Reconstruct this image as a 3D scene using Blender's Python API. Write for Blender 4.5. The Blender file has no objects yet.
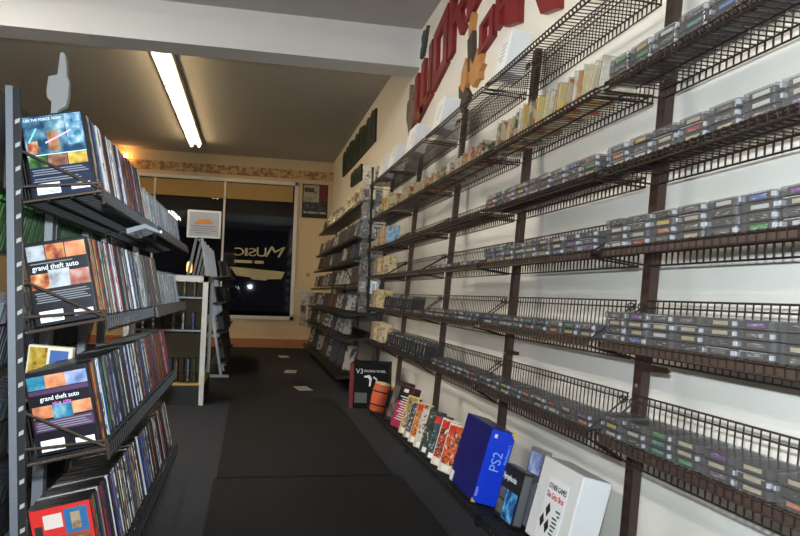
import bpy, math, random
from mathutils import Vector as V, Matrix as M
random.seed(7)
S = bpy.context.scene
COL = S.collection
rad = math.radians
CAMH = 1.02

# ------------------------------------------------------------------ materials
def new_mat(name):
    m = bpy.data.materials.new(name); m.use_nodes = True
    nt = m.node_tree; b = nt.nodes['Principled BSDF']
    return m, nt, b
def lin(c):
    return tuple((x/12.92 if x <= .04045 else ((x+.055)/1.055)**2.4) for x in c)
def rgb(r, g, b):
    return lin((r/255, g/255, b/255)) + (1,)
def simple(name, c, rough=.5, metal=0, spec=.5, noise=0, nscale=30, bump=0):
    m, nt, b = new_mat(name)
    b.inputs['Base Color'].default_value = c
    b.inputs['Roughness'].default_value = rough
    b.inputs['Metallic'].default_value = metal
    b.inputs['Specular IOR Level'].default_value = spec
    if noise or bump:
        tc = nt.nodes.new('ShaderNodeTexCoord')
        n = nt.nodes.new('ShaderNodeTexNoise'); n.inputs['Scale'].default_value = nscale; n.inputs['Detail'].default_value = 6
        nt.links.new(tc.outputs['Object'], n.inputs['Vector'])
        if noise:
            mx = nt.nodes.new('ShaderNodeMix'); mx.data_type = 'RGBA'
            mx.inputs['A'].default_value = tuple(x*(1-noise) for x in c[:3])+(1,)
            mx.inputs['B'].default_value = tuple(min(1, x*(1+noise)) for x in c[:3])+(1,)
            nt.links.new(n.outputs['Fac'], mx.inputs['Factor']); nt.links.new(mx.outputs['Result'], b.inputs['Base Color'])
        if bump:
            bp = nt.nodes.new('ShaderNodeBump'); bp.inputs['Strength'].default_value = bump; bp.inputs['Distance'].default_value = .003
            nt.links.new(n.outputs['Fac'], bp.inputs['Height']); nt.links.new(bp.outputs['Normal'], b.inputs['Normal'])
    return m
def emit(name, c, s):
    m, nt, b = new_mat(name)
    b.inputs['Base Color'].default_value = (0, 0, 0, 1)
    b.inputs['Emission Color'].default_value = c; b.inputs['Emission Strength'].default_value = s
    return m
def clear(name, tint, fac, rough=.12):
    m, nt, b = new_mat(name)
    b.inputs['Base Color'].default_value = tint; b.inputs['Roughness'].default_value = rough
    b.inputs['Specular IOR Level'].default_value = .8
    t = nt.nodes.new('ShaderNodeBsdfTransparent'); t.inputs['Color'].default_value = (.92, .93, .95, 1)
    mx = nt.nodes.new('ShaderNodeMixShader'); mx.inputs['Fac'].default_value = fac
    nt.links.new(t.outputs[0], mx.inputs[1]); nt.links.new(b.outputs[0], mx.inputs[2])
    nt.links.new(mx.outputs[0], nt.nodes['Material Output'].inputs['Surface'])
    return m
def obj_color(name, rough=.35, noise=0, nscale=(60, 60, 60), second=(.8, .8, .8, 1), thresh=.58, soft=.04):
    """colour comes from the object's own colour; a printed pattern is mixed in"""
    m, nt, b = new_mat(name)
    oi = nt.nodes.new('ShaderNodeObjectInfo'); b.inputs['Roughness'].default_value = rough
    if not noise:
        nt.links.new(oi.outputs['Color'], b.inputs['Base Color']); return m
    tc = nt.nodes.new('ShaderNodeTexCoord'); mp = nt.nodes.new('ShaderNodeMapping')
    mp.inputs['Scale'].default_value = nscale
    rm = nt.nodes.new('ShaderNodeVectorMath'); rm.operation = 'SCALE'; rm.inputs[0].default_value = (37, 91, 53)
    nt.links.new(oi.outputs['Random'], rm.inputs['Scale'])
    nt.links.new(rm.outputs[0], mp.inputs['Location'])
    nt.links.new(tc.outputs['Object'], mp.inputs['Vector'])
    n = nt.nodes.new('ShaderNodeTexNoise'); n.inputs['Scale'].default_value = 1; n.inputs['Detail'].default_value = 2
    nt.links.new(mp.outputs[0], n.inputs['Vector'])
    r = nt.nodes.new('ShaderNodeValToRGB')
    r.color_ramp.elements[0].position = thresh-soft; r.color_ramp.elements[1].position = thresh+soft
    r.color_ramp.elements[0].color = (0, 0, 0, 1); r.color_ramp.elements[1].color = (noise, noise, noise, 1)
    nt.links.new(n.outputs['Fac'], r.inputs['Fac'])
    mx = nt.nodes.new('ShaderNodeMix'); mx.data_type = 'RGBA'; mx.inputs['B'].default_value = second
    nt.links.new(r.outputs['Color'], mx.inputs['Factor']); nt.links.new(oi.outputs['Color'], mx.inputs['A'])
    nt.links.new(mx.outputs['Result'], b.inputs['Base Color'])
    return m
def picture(name, stops, scale=20, rough=.3, detail=3):
    m, nt, b = new_mat(name); b.inputs['Roughness'].default_value = rough
    tc = nt.nodes.new('ShaderNodeTexCoord'); n = nt.nodes.new('ShaderNodeTexNoise')
    n.inputs['Scale'].default_value = scale; n.inputs['Detail'].default_value = detail
    nt.links.new(tc.outputs['Object'], n.inputs['Vector'])
    r = nt.nodes.new('ShaderNodeValToRGB'); e = r.color_ramp.elements
    k = len(stops)
    if name.startswith('pic_'): stops = [tuple(v*.62 for v in c[:3])+(1,) for c in stops]
    for i, c in enumerate(stops):
        p = .3+.4*i/(k-1)
        if i < 2: e[i].position = p; e[i].color = c
        else: x = e.new(p); x.color = c
    nt.links.new(n.outputs['Fac'], r.inputs['Fac']); nt.links.new(r.outputs['Color'], b.inputs['Base Color'])
    return m

wall_paint = simple('wall_paint', rgb(235, 230, 220), .75, noise=.04, nscale=4)
back_paint = simple('back_wallpaper', rgb(214, 194, 158), .8, noise=.09, nscale=14)
ceil_paint = simple('ceiling_paint', rgb(182, 179, 175), .9, noise=.03, nscale=3)
beam_paint = simple('beam_paint', rgb(220, 220, 220), .85)
dark_paint = simple('dark_paint', rgb(60, 58, 55), .9)
wood_base = simple('wood_base', rgb(176, 112, 56), .5, noise=.25, nscale=9)
white_paint = simple('white_paint', rgb(222, 220, 216), .4)
blind_fabric = simple('blind_fabric', rgb(176, 146, 92), .8, noise=.06, nscale=20)
brown_metal = simple('brown_metal', rgb(58, 42, 36), .42, .25)
def slotted_mat():
    m, nt, b = new_mat('brown_slotted'); b.inputs['Roughness'].default_value = .42; b.inputs['Metallic'].default_value = .2
    tc = nt.nodes.new('ShaderNodeTexCoord'); sp = nt.nodes.new('ShaderNodeSeparateXYZ'); nt.links.new(tc.outputs['Object'], sp.inputs[0])
    def mth(op, a, bv, cl=False):
        n = nt.nodes.new('ShaderNodeMath'); n.operation = op; nt.links.new(a, n.inputs[0]); n.inputs[1].default_value = bv; return n.outputs[0]
    fz = mth('LESS_THAN', mth('FRACT', mth('MULTIPLY', sp.outputs['Z'], 20), 0), .45)
    ay = mth('ABSOLUTE', mth('SUBTRACT', mth('ABSOLUTE', sp.outputs['Y'], 0), .010), 0); fy = mth('LESS_THAN', ay, .0035)
    m2 = nt.nodes.new('ShaderNodeMath'); m2.operation = 'MULTIPLY'; nt.links.new(fz, m2.inputs[0]); nt.links.new(fy, m2.inputs[1])
    mx = nt.nodes.new('ShaderNodeMix'); mx.data_type = 'RGBA'; mx.inputs['A'].default_value = rgb(62, 45, 38); mx.inputs['B'].default_value = rgb(18, 13, 12)
    nt.links.new(m2.outputs[0], mx.inputs['Factor']); nt.links.new(mx.outputs['Result'], b.inputs['Base Color'])
    return m
brown_slotted = slotted_mat()
wire_brown = simple('wire_brown', rgb(50, 37, 31), .38, .3)
wire_black = simple('wire_black', rgb(26, 24, 24), .4, .2)
black_metal = simple('black_metal', rgb(24, 23, 23), .45, .1)
silver = simple('silver_metal', rgb(150, 152, 158), .38, .55)
grey_metal = simple('grey_metal', rgb(118, 118, 120), .45, .4)
slot_grey = simple('slot_grey', rgb(140, 138, 132), .6)
mat_rubber = None
black_plastic = simple('black_plastic', rgb(20, 20, 22), .3)
cart_grey = simple('cart_grey', rgb(46, 42, 39), .5)
clear_plastic = clear('clear_plastic', rgb(112, 108, 106), .40, .17)
clear_dark = clear('clear_dark', rgb(92, 90, 86), .30, .14)
clear_sleeve = clear('clear_sleeve', rgb(150, 140, 120), .22, .15)
white_card = simple('white_card', rgb(226, 226, 226), .55)
paper = simple('paper_white', rgb(238, 238, 240), .6)
ink = simple('ink_black', rgb(20, 20, 22), .6)
red_ink = simple('ink_red', rgb(190, 20, 30), .6)
pink_ink = simple('ink_pink', rgb(235, 120, 215), .5)
white_ink = simple('ink_white', rgb(240, 240, 240), .5)
grey_ink = simple('ink_grey', rgb(120, 120, 126), .6)
red_paint = simple('red_paint', rgb(122, 20, 25), .45)
green_dark = simple('green_dark', rgb(30, 44, 36), .6, noise=.4, nscale=12)
label_mat = obj_color('label_print', .35, .9, (55, 40, 400), (.75, .73, .7, 1), .6, .03)
spine_mat = obj_color('spine_print', .3, .85, (20, 20, 34), (.03, .03, .035, 1), .56, .03)
def art3(name):
    m, nt, b = new_mat(name); b.inputs['Roughness'].default_value = .35
    oi = nt.nodes.new('ShaderNodeObjectInfo'); tc = nt.nodes.new('ShaderNodeTexCoord'); mp = nt.nodes.new('ShaderNodeMapping')
    rm = nt.nodes.new('ShaderNodeVectorMath'); rm.operation = 'SCALE'; rm.inputs[0].default_value = (37, 91, 53)
    nt.links.new(oi.outputs['Random'], rm.inputs['Scale']); nt.links.new(rm.outputs[0], mp.inputs['Location'])
    nt.links.new(tc.outputs['Object'], mp.inputs['Vector'])
    n = nt.nodes.new('ShaderNodeTexNoise'); n.inputs['Scale'].default_value = 20; n.inputs['Detail'].default_value = 4; n.inputs['Distortion'].default_value = 1.2
    nt.links.new(mp.outputs[0], n.inputs['Vector'])
    def step(p, w_):
        r = nt.nodes.new('ShaderNodeMapRange'); r.inputs[1].default_value = p-w_; r.inputs[2].default_value = p+w_; nt.links.new(n.outputs['Fac'], r.inputs[0]); return r.outputs[0]
    def mix(f, a, c):
        x = nt.nodes.new('ShaderNodeMix'); x.data_type = 'RGBA'; nt.links.new(f, x.inputs['Factor']); nt.links.new(a, x.inputs['A']); x.inputs['B'].default_value = c; return x.outputs['Result']
    o1 = mix(step(.55, .02), oi.outputs['Color'], (.02, .02, .025, 1)); o2 = mix(step(.64, .02), o1, (.72, .66, .52, 1))
    n2 = nt.nodes.new('ShaderNodeMapRange'); n2.inputs[1].default_value = .40; n2.inputs[2].default_value = .37; nt.links.new(n.outputs['Fac'], n2.inputs[0])
    x = mix(n2.outputs[0], o2, (.75, .70, .60, 1)); nt.links.new(x, b.inputs['Base Color'])
    return m
art_multi = art3('cover_art_multi')
art_mat = obj_color('cover_art', .35, .95, (22, 22, 22), (.03, .03, .03, 1), .56, .05)
art_light = obj_color('cover_art_light', .35, .9, (26, 26, 26), (.62, .50, .30, 1), .52, .06)
tint_mat = obj_color('tinted_plastic', .25)
yellow_ink = simple('ink_yellow', rgb(225, 200, 60), .5)

def carpet_mat():
    m, nt, b = new_mat('carpet_grey'); b.inputs['Roughness'].default_value = .95; b.inputs['Specular IOR Level'].default_value = .1
    tc = nt.nodes.new('ShaderNodeTexCoord'); n = nt.nodes.new('ShaderNodeTexNoise')
    n.inputs['Scale'].default_value = 170; n.inputs['Detail'].default_value = 3
    nt.links.new(tc.outputs['Object'], n.inputs['Vector'])
    r = nt.nodes.new('ShaderNodeValToRGB')
    r.color_ramp.elements[0].position = .38; r.color_ramp.elements[0].color = rgb(34, 35, 38)
    r.color_ramp.elements[1].position = .66; r.color_ramp.elements[1].color = rgb(80, 81, 86)
    nt.links.new(n.outputs['Fac'], r.inputs['Fac']); nt.links.new(r.outputs['Color'], b.inputs['Base Color'])
    bp = nt.nodes.new('ShaderNodeBump'); bp.inputs['Strength'].default_value = .6; bp.inputs['Distance'].default_value = .004
    nt.links.new(n.outputs['Fac'], bp.inputs['Height']); nt.links.new(bp.outputs['Normal'], b.inputs['Normal'])
    return m
carpet = carpet_mat()
def rubber_mat():
    m, nt, b = new_mat('mat_rubber'); b.inputs['Roughness'].default_value = .8; b.inputs['Specular IOR Level'].default_value = .2
    tc = nt.nodes.new('ShaderNodeTexCoord'); n = nt.nodes.new('ShaderNodeTexNoise'); n.inputs['Scale'].default_value = 140
    nt.links.new(tc.outputs['Object'], n.inputs['Vector'])
    r = nt.nodes.new('ShaderNodeValToRGB')
    r.color_ramp.elements[0].position = .35; r.color_ramp.elements[0].color = rgb(22, 22, 23)
    r.color_ramp.elements[1].position = .75; r.color_ramp.elements[1].color = rgb(40, 40, 42)
    nt.links.new(n.outputs['Fac'], r.inputs['Fac']); nt.links.new(r.outputs['Color'], b.inputs['Base Color'])
    w = nt.nodes.new('ShaderNodeTexWave'); w.inputs['Scale'].default_value = 30
    nt.links.new(tc.outputs['Object'], w.inputs['Vector'])
    bp = nt.nodes.new('ShaderNodeBump'); bp.inputs['Strength'].default_value = .25; bp.inputs['Distance'].default_value = .003
    nt.links.new(w.outputs['Fac'], bp.inputs['Height']); nt.links.new(bp.outputs['Normal'], b.inputs['Normal'])
    return m
mat_rubber = rubber_mat()
def border_mat():
    m, nt, b = new_mat('wallpaper_border'); b.inputs['Roughness'].default_value = .8
    tc = nt.nodes.new('ShaderNodeTexCoord'); n = nt.nodes.new('ShaderNodeTexNoise'); n.inputs['Scale'].default_value = 16; n.inputs['Detail'].default_value = 4
    nt.links.new(tc.outputs['Object'], n.inputs['Vector'])
    r = nt.nodes.new('ShaderNodeValToRGB')
    r.color_ramp.elements[0].position = .42; r.color_ramp.elements[0].color = rgb(150, 108, 72)
    r.color_ramp.elements[1].position = .58; r.color_ramp.elements[1].color = rgb(200, 172, 126)
    nt.links.new(n.outputs['Fac'], r.inputs['Fac']); nt.links.new(r.outputs['Color'], b.inputs['Base Color'])
    return m
border = border_mat()
def glass_mat(name, refl=.06):
    m, nt, b = new_mat(name)
    t = nt.nodes.new('ShaderNodeBsdfTransparent'); g = nt.nodes.new('ShaderNodeBsdfGlossy')
    g.inputs['Roughness'].default_value = .015
    fr = nt.nodes.new('ShaderNodeFresnel'); fr.inputs['IOR'].default_value = 1.5
    mx = nt.nodes.new('ShaderNodeMixShader')
    nt.links.new(fr.outputs[0], mx.inputs['Fac']); nt.links.new(t.outputs[0], mx.inputs[1]); nt.links.new(g.outputs[0], mx.inputs[2])
    nt.links.new(mx.outputs[0], nt.nodes['Material Output'].inputs['Surface'])
    return m
glass = glass_mat('window_glass')

# ------------------------------------------------------------------ mesh helpers
class MB:
    def __init__(s): s.v = []; s.f = []; s.m = []; s.T = M.Identity(4)
    def _add(s, vs, fs, mi):
        o = len(s.v); s.v += [tuple(s.T @ V(p)) for p in vs]
        s.f += [tuple(i+o for i in f) for f in fs]; s.m += [mi]*len(fs)
    def box(s, x0, x1, y0, y1, z0, z1, mi=0):
        vs = [(x, y, z) for z in (z0, z1) for y in (y0, y1) for x in (x0, x1)]
        fs = [(0, 2, 3, 1), (4, 5, 7, 6), (0, 1, 5, 4), (2, 6, 7, 3), (0, 4, 6, 2), (1, 3, 7, 5)]
        s._add(vs, fs, mi); return s
    def bbox(s, x0, x1, y0, y1, z0, z1, b=.002, mi=0):
        """box with chamfered edges"""
        vs = []
        X, Y, Z = (x0, x1), (y0, y1), (z0, z1)
        idx = {}
        for i in (0, 1):
            for j in (0, 1):
                for k in (0, 1):
                    sx, sy, sz = (b if i == 0 else -b), (b if j == 0 else -b), (b if k == 0 else -b)
                    idx[i, j, k, 0] = len(vs); vs.append((X[i], Y[j]+sy, Z[k]+sz))
                    idx[i, j, k, 1] = len(vs); vs.append((X[i]+sx, Y[j], Z[k]+sz))
                    idx[i, j, k, 2] = len(vs); vs.append((X[i]+sx, Y[j]+sy, Z[k]))
        fs = []
        for a in (0, 1):
            fs.append(tuple(idx[a, j, k, 0] for j, k in ((0, 0), (0, 1), (1, 1), (1, 0))))
            fs.append(tuple(idx[i, a, k, 1] for i, k in ((0, 0), (1, 0), (1, 1), (0, 1))))
            fs.append(tuple(idx[i, j, a, 2] for i, j in ((0, 0), (0, 1), (1, 1), (1, 0))))
        for a in (0, 1):
            for c in (0, 1):
                fs.append((idx[a, c, 0, 0], idx[a, c, 1, 0], idx[a, c, 1, 1], idx[a, c, 0, 1]))
                fs.append((idx[a, 0, c, 0], idx[a, 1, c, 0], idx[a, 1, c, 2], idx[a, 0, c, 2]))
                fs.append((idx[0, a, c, 1], idx[1, a, c, 1], idx[1, a, c, 2], idx[0, a, c, 2]))
                for k in (0, 1): fs.append((idx[a, c, k, 0], idx[a, c, k, 1], idx[a, c, k, 2]))
        s._add(vs, fs, mi); return s
    def tube(s, pts, r, n=6, mi=0):
        pts = [V(p) for p in pts]
        for p, q in zip(pts[:-1], pts[1:]):
            d = (q-p)
            if d.length < 1e-6: continue
            d.normalize(); a = d.orthogonal().normalized(); b = d.cross(a)
            vs = []
            for c in (p, q):
                for i in range(n):
                    t = 2*math.pi*i/n; vs.append(tuple(c+a*r*math.cos(t)+b*r*math.sin(t)))
            fs = [(i, (i+1) % n, n+(i+1) % n, n+i) for i in range(n)] + [tuple(range(n-1, -1, -1)), tuple(range(n, 2*n))]
            s._add(vs, fs, mi)
        return s
    def prism(s, poly, h0, h1, ax='x', mi=0):
        """poly of 2D points extruded along ax; ax x: (y,z); y: (x,z); z: (x,y)"""
        def P(p, h):
            return {'x': (h, p[0], p[1]), 'y': (p[0], h, p[1]), 'z': (p[0], p[1], h)}[ax]
        n = len(poly); vs = [P(p, h0) for p in poly]+[P(p, h1) for p in poly]
        fs = [tuple(range(n)), tuple(range(2*n-1, n-1, -1))] + [(i, i+n, (i+1) % n+n, (i+1) % n) for i in range(n)]
        s._add(vs, fs, mi); return s
    def lathe(s, prof, n=24, mi=0, c=(0, 0)):
        vs = []
        for r, z in prof:
            for i in range(n):
                t = 2*math.pi*i/n; vs.append((c[0]+r*math.cos(t), c[1]+r*math.sin(t), z))
        k = len(prof)
        fs = [(j*n+i, j*n+(i+1) % n, (j+1)*n+(i+1) % n, (j+1)*n+i) for j in range(k-1) for i in range(n)]
        fs += [tuple(range(n-1, -1, -1)), tuple((k-1)*n+i for i in range(n))]
        s._add(vs, fs, mi); return s
    def quad(s, a, b, c, d, mi=0):
        s._add([a, b, c, d], [(0, 1, 2, 3)], mi); return s
    def mesh(s, name, mats):
        me = bpy.data.meshes.new(name); me.from_pydata(s.v, [], s.f)
        for m in (mats if isinstance(mats, (list, tuple)) else [mats]): me.materials.append(m)
        me.polygons.foreach_set('material_index', s.m); me.update()
        import bmesh
        bm = bmesh.new(); bm.from_mesh(me); bmesh.ops.recalc_face_normals(bm, faces=bm.faces); bm.to_mesh(me); bm.free()
        return me
    def build(s, name, mats, parent=None):
        o = bpy.data.objects.new(name, s.mesh(name, mats)); COL.objects.link(o)
        if parent: o.parent = parent
        return o
def put(name, me, parent=None, mat=None, color=None):
    o = bpy.data.objects.new(name, me); COL.objects.link(o)
    if parent: o.parent = parent
    if mat is not None: o.matrix_world = mat
    if color: o.color = color
    return o
def tag(o, label, cat, group=None, kind=None):
    o['label'] = label; o['category'] = cat
    if group: o['group'] = group
    if kind: o['kind'] = kind
    return o
def empty(name, label, cat, mat=None, group=None):
    o = bpy.data.objects.new(name, None); COL.objects.link(o); o.empty_display_size = .05
    if mat is not None: o.matrix_world = mat
    return tag(o, label, cat, group)
def struct(o): o['kind'] = 'structure'; return o
def text_mesh(txt, size, mat, extrude=.0008, align='LEFT', squash=1):
    cu = bpy.data.curves.new('lettering', 'FONT'); cu.body = txt; cu.size = size; cu.extrude = extrude; cu.align_x = align
    cu.resolution_u = 3
    t = bpy.data.objects.new('tmp', cu); COL.objects.link(t)
    dg = bpy.context.evaluated_depsgraph_get(); me = bpy.data.meshes.new_from_object(t.evaluated_get(dg))
    bpy.data.objects.remove(t); bpy.data.curves.remove(cu)
    me.name = 'lettering'; me.materials.clear(); me.materials.append(mat)
    if squash != 1: me.transform(M.Diagonal((squash, 1, 1, 1)))
    return me
def frame(o, x, y, z):
    """matrix from origin and three axes"""
    x, y, z = V(x).normalized(), V(y).normalized(), V(z).normalized()
    m = M((x, y, z)).transposed().to_4x4(); m.translation = V(o); return m
def letter(txt, size, mat, parent, local, align='LEFT', name='lettering', squash=1, extrude=.0008):
    o = bpy.data.objects.new(name, text_mesh(txt, size, mat, extrude, align, squash)); COL.objects.link(o)
    o.parent = parent; o.matrix_local = local; return o
ORD = ['first', 'second', 'third', 'fourth', 'fifth', 'sixth', 'seventh', 'eighth', 'ninth', 'tenth', 'eleventh', 'twelfth', 'thirteenth',
       'fourteenth', 'fifteenth', 'sixteenth', 'seventeenth', 'eighteenth', 'nineteenth']
TENS = {2: 'twent', 3: 'thirt', 4: 'fort', 5: 'fift', 6: 'sixt', 7: 'sevent', 8: 'eight', 9: 'ninet'}
def ordw(n):
    if n < 19: return ORD[n]
    n += 1; t, u = divmod(n, 10)
    return TENS[t]+('ieth' if u == 0 else 'y-'+ORD[u-1])
def ordinal(n):
    if n < 19: return ORD[n]
    return ordw(n)

# ------------------------------------------------------------------ camera
cam = bpy.data.cameras.new('camera'); co = bpy.data.objects.new('camera', cam); COL.objects.link(co)
cam.sensor_width = 36; cam.lens = 720/800*36; cam.clip_start = .02
yv = V((-150/720, -22/720, -1)).normalized(); z0 = V((.043, 1, 0)); zv = (z0-z0.dot(yv)*yv).normalized(); xv = yv.cross(zv)
Rm = M((xv, yv, zv)).to_4x4(); Rm.translation = V((0, 0, CAMH))
co.matrix_world = Rm; S.camera = co

# ------------------------------------------------------------------ room shell
XW, XL, YB, YF, ZC = 1.43, -4.8, 13.3, -3.0, 3.44
struct(MB().box(XL, XW, YF, YB, -.1, 0).build('floor', carpet))
struct(MB().box(XL-.1, XW+.1, YF-.1, YB+.1, ZC, ZC+.1).build('ceiling', ceil_paint))
struct(MB().box(XW, XW+.1, YF, YB+.1, 0, ZC).build('wall_right', wall_paint))
struct(MB().box(XL-.1, XL, YF, YB+.1, 0, ZC).build('wall_left', wall_paint))
struct(MB().box(XL-.1, XW+.1, YF-.1, YF, 0, ZC).build('wall_front', dark_paint))
WX0, WX1, WZ0, WZ1 = -3.2, .79, .50, 3.02
b = MB()
b.box(XL, WX0, YB, YB+.12, 0, ZC); b.box(WX1, XW, YB, YB+.12, 0, ZC)
b.box(WX0, WX1, YB, YB+.12, 0, WZ0); b.box(WX0, WX1, YB, YB+.12, WZ1, ZC)
struct(b.build('wall_back', back_paint))
struct(MB().box(XL, XW, 6.30, 6.62, 3.09, ZC).build('beam', beam_paint))
struct(MB().box(XL, XW, YB-.14, YB, 0, .15).build('baseboard_back', wood_base))
struct(MB().box(XL, XW, YB-.012, YB, 3.09, 3.25).build('trim_1', border))
w = MB().box(WX0, WX1, YB-.04, YB+.04, WZ1-.06, WZ1).box(WX0, WX1, YB-.04, YB+.04, WZ0, WZ0+.06)
w.box(WX0, WX0+.05, YB-.04, YB+.04, WZ0, WZ1).box(WX1-.06, WX1, YB-.04, YB+.04, WZ0, WZ1)
win = struct(w.build('window_1', white_paint))
for x in (-1.72, -.515):
    MB().box(x-.018, x+.018, YB-.03, YB+.02, WZ0+.06, WZ1-.06).build('mullion', white_paint, win)
MB().box(WX0+.05, WX1-.06, YB+.006, YB+.012, WZ0+.06, WZ1-.06).build('glass_pane', glass, win)
# blind rolled half down at the window's top
bl = empty('roller_blind', 'beige roller blind drawn a little way down at the top of the dark window', 'blind', M.Translation((-1.2, YB-.02, 2.66)))
MB().box(-1.95, 1.90, -.006, 0, 0, .28).build('fabric', blind_fabric, bl)
MB().tube([(-1.95, -.003, 0), (1.90, -.003, 0)], .01, 8).build('bottom_bar', blind_fabric, bl)
# lettering on the window glass, read from the street
vinyl = simple('vinyl_olive', rgb(186, 180, 140), .7)
wd = empty('window_lettering', 'pale mirrored shop lettering stuck on the dark window glass', 'sign', M.Translation((.60, YB-.004, 1.62)))
mir = frame((0, 0, 0), (-1, 0, 0), (0, 0, 1), (0, 1, 0))
def glyphs(parent, spec, scale):
    for ch, x0, wd_, h, shear in spec:
        me = text_mesh(ch, h*1.38, vinyl, .001); me.transform(M(((1, shear, 0, 0), (0, 1, 0, 0), (0, 0, 1, 0), (0, 0, 0, 1))))
        xs = [v.co.x for v in me.vertices]; mn, mxx = min(xs), max(xs); k = wd_/(mxx-mn)
        me.transform(M.Translation((x0, 0, 0)) @ M.Diagonal((k, 1, 1, 1)) @ M.Translation((-mn, 0, 0)))
        o = bpy.data.objects.new('letter', me); COL.objects.link(o); o.parent = parent; o.matrix_local = mir
glyphs(wd, [('M', 0, .36, .20, -.35), ('U', .34, .17, .17, 0), ('S', .52, .14, .15, 0), ('I', .67, .05, .15, 0), ('C', .735, .17, .15, 0)], 1)
MB().box(-.90, -.58, -.001, .001, -.115, -.065).box(-.54, -.38, -.001, .001, -.115, -.065).build('strap_line', vinyl, wd)
for o in wd.children:
    if o.name.startswith('letter'): o.location.z = .015
wp = MB().prism([(-.37, 1.43), (.61, 1.37), (.55, 1.24), (.30, 1.225), (.28, 1.20), (.02, 1.215), (0, 1.25), (-.25, 1.27)], YB-.004, YB-.001, 'y').build('window_decal', vinyl)
tag(wp, 'pale olive panel stuck on the window glass under the mirrored lettering', 'decal')
# night outside
struct(MB().box(-14, 14, YB+.2, 40, -.2, -.1).build('ground_outside', simple('asphalt', rgb(30, 30, 32), .9)))
lo = empty('street_lantern', 'small glowing amber lantern outside the window, left of the white sign', 'lantern', M.Translation((-1.33, 16.5, 1.47)))
MB().lathe([(.035, -.12), (.06, -.08), (.06, .08), (.03, .13)], 12).build('lamp_glass', emit('amber_glow', rgb(255, 190, 110), 1.6), lo)
MB().tube([(0, 0, -1.6), (0, 0, -.12)], .02, 8).build('post', black_metal, lo)
MB().lathe([(.07, .13), (.01, .19)], 12).build('cap', black_metal, lo)
# small spot lamp near the ceiling
sp = empty('spot_lamp', 'small warm spot lamp high on the back wall near the ceiling', 'lamp', M.Translation((-2.22, YB-.10, 3.28)))
MB().lathe([(.02, -.03), (.035, -.015), (.04, .015), (.02, .035)], 12).build('bulb', emit('bulb_warm', rgb(255, 180, 100), 30), sp)
MB().tube([(0, 0, 0), (0, .1, 0)], .015, 8).build('arm', brown_metal, sp)
# poster on the back wall
po = empty('wall_poster', 'dark framed poster with pale top and red corner, on the back wall beside the window', 'poster', M.Translation((1.105, YB-.002, 2.70)))
MB().bbox(-.235, .235, -.02, 0, -.31, .31, .004).build('frame', simple('poster_black', rgb(28, 20, 20), .5), po)
pa = MB()
pa.box(-.215, .07, -.0215, -.02, -.02, .29, 0).box(.07, .215, -.0215, -.02, .0, .29, 1).box(-.215, .215, -.0215, -.02, -.20, -.02, 2).box(-.205, .205, -.0217, -.02, -.235, -.20, 0)
pa.box(-.20, -.02, -.0225, -.0215, .16, .24, 2)
pa.build('artwork', [picture('poster_pale', [rgb(80, 90, 84), rgb(176, 172, 150), rgb(150, 150, 132)], 9), simple('poster_red', rgb(110, 30, 32), .5),
                     picture('poster_dark', [rgb(24, 24, 26), rgb(60, 58, 56), rgb(100, 92, 84)], 14)], po)
tag(MB().box(1.0, 1.07, YB-.01, YB, 1.30, 1.37).build('switch_plate', simple('plate', rgb(170, 140, 100), .5)), 'small beige switch plate on back wall below the poster', 'switch')

# ------------------------------------------------------------------ ceiling lights
def fixture(x, y0, n, L, label, e):
    t = empty('ceiling_light', label, 'light', M.Translation((x, y0, ZC)), 'fluorescent ceiling lights')
    MB().bbox(-.11, .11, 0, n*L, -.06, 0, .01).build('housing', white_paint, t)
    for k in range(n):
        for sx in (-.058, .058):
            MB().tube([(sx, k*L+.03, -.085), (sx, (k+1)*L-.03, -.085)], .019, 10).build('tube', e, t)
        for yy in (k*L+.012, (k+1)*L-.03):
            for sx in (-.058, .058): MB().box(sx-.014, sx+.014, yy, yy+.02, -.11, -.06).build('socket', grey_metal, t)
    return t
tube_warm = emit('tube_warm', rgb(255, 222, 166), 14.5)
tube_cool = emit('tube_cool', rgb(255, 249, 238), 35.0)
fixture(-.98, 7.35, 4, 1.22, 'long lit twin tube fluorescent light on the ceiling beyond the beam', tube_warm)
fixture(-2.5, .75, 4, 1.22, 'twin tube fluorescent light over the near bay, nearer the aisle', tube_cool)
fixture(-4.1, .75, 4, 1.22, 'twin tube fluorescent light over the near bay, away from the aisle', tube_cool)

# ------------------------------------------------------------------ floor mats and labels
def mat_rug(x0, x1, y0, y1, label):
    t = MB().bbox(x0, x1, y0, y1, .0, .010, .004).build('floor_mat', mat_rubber); tag(t, label, 'mat', 'black aisle mats')
    return t
mat_rug(-.135, .835, 4.02, 6.95, 'black ribbed rubber mat farther along the aisle')
mat_rug(-.15, .875, 1.05, 3.99, 'black ribbed rubber mat nearest, at the front of the aisle')
for (x, y, a), wd_ in zip([(.556, 11.4, 5), (.55, 9.3, -6), (.59, 7.7, 8)], ['farthest, nearest the back wall', 'middle of three between mat and back wall', 'closest to the black mat']):
    t = MB().box(-.075, .075, -.17, .17, 0, .002).build('floor_label', simple('floor_label', rgb(190, 190, 185), .6))
    t.location = (x, y, 0); t.rotation_euler.z = rad(a)
    tag(t, 'white paper label on dark carpet, '+wd_, 'label', 'paper labels on the carpet')

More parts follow.
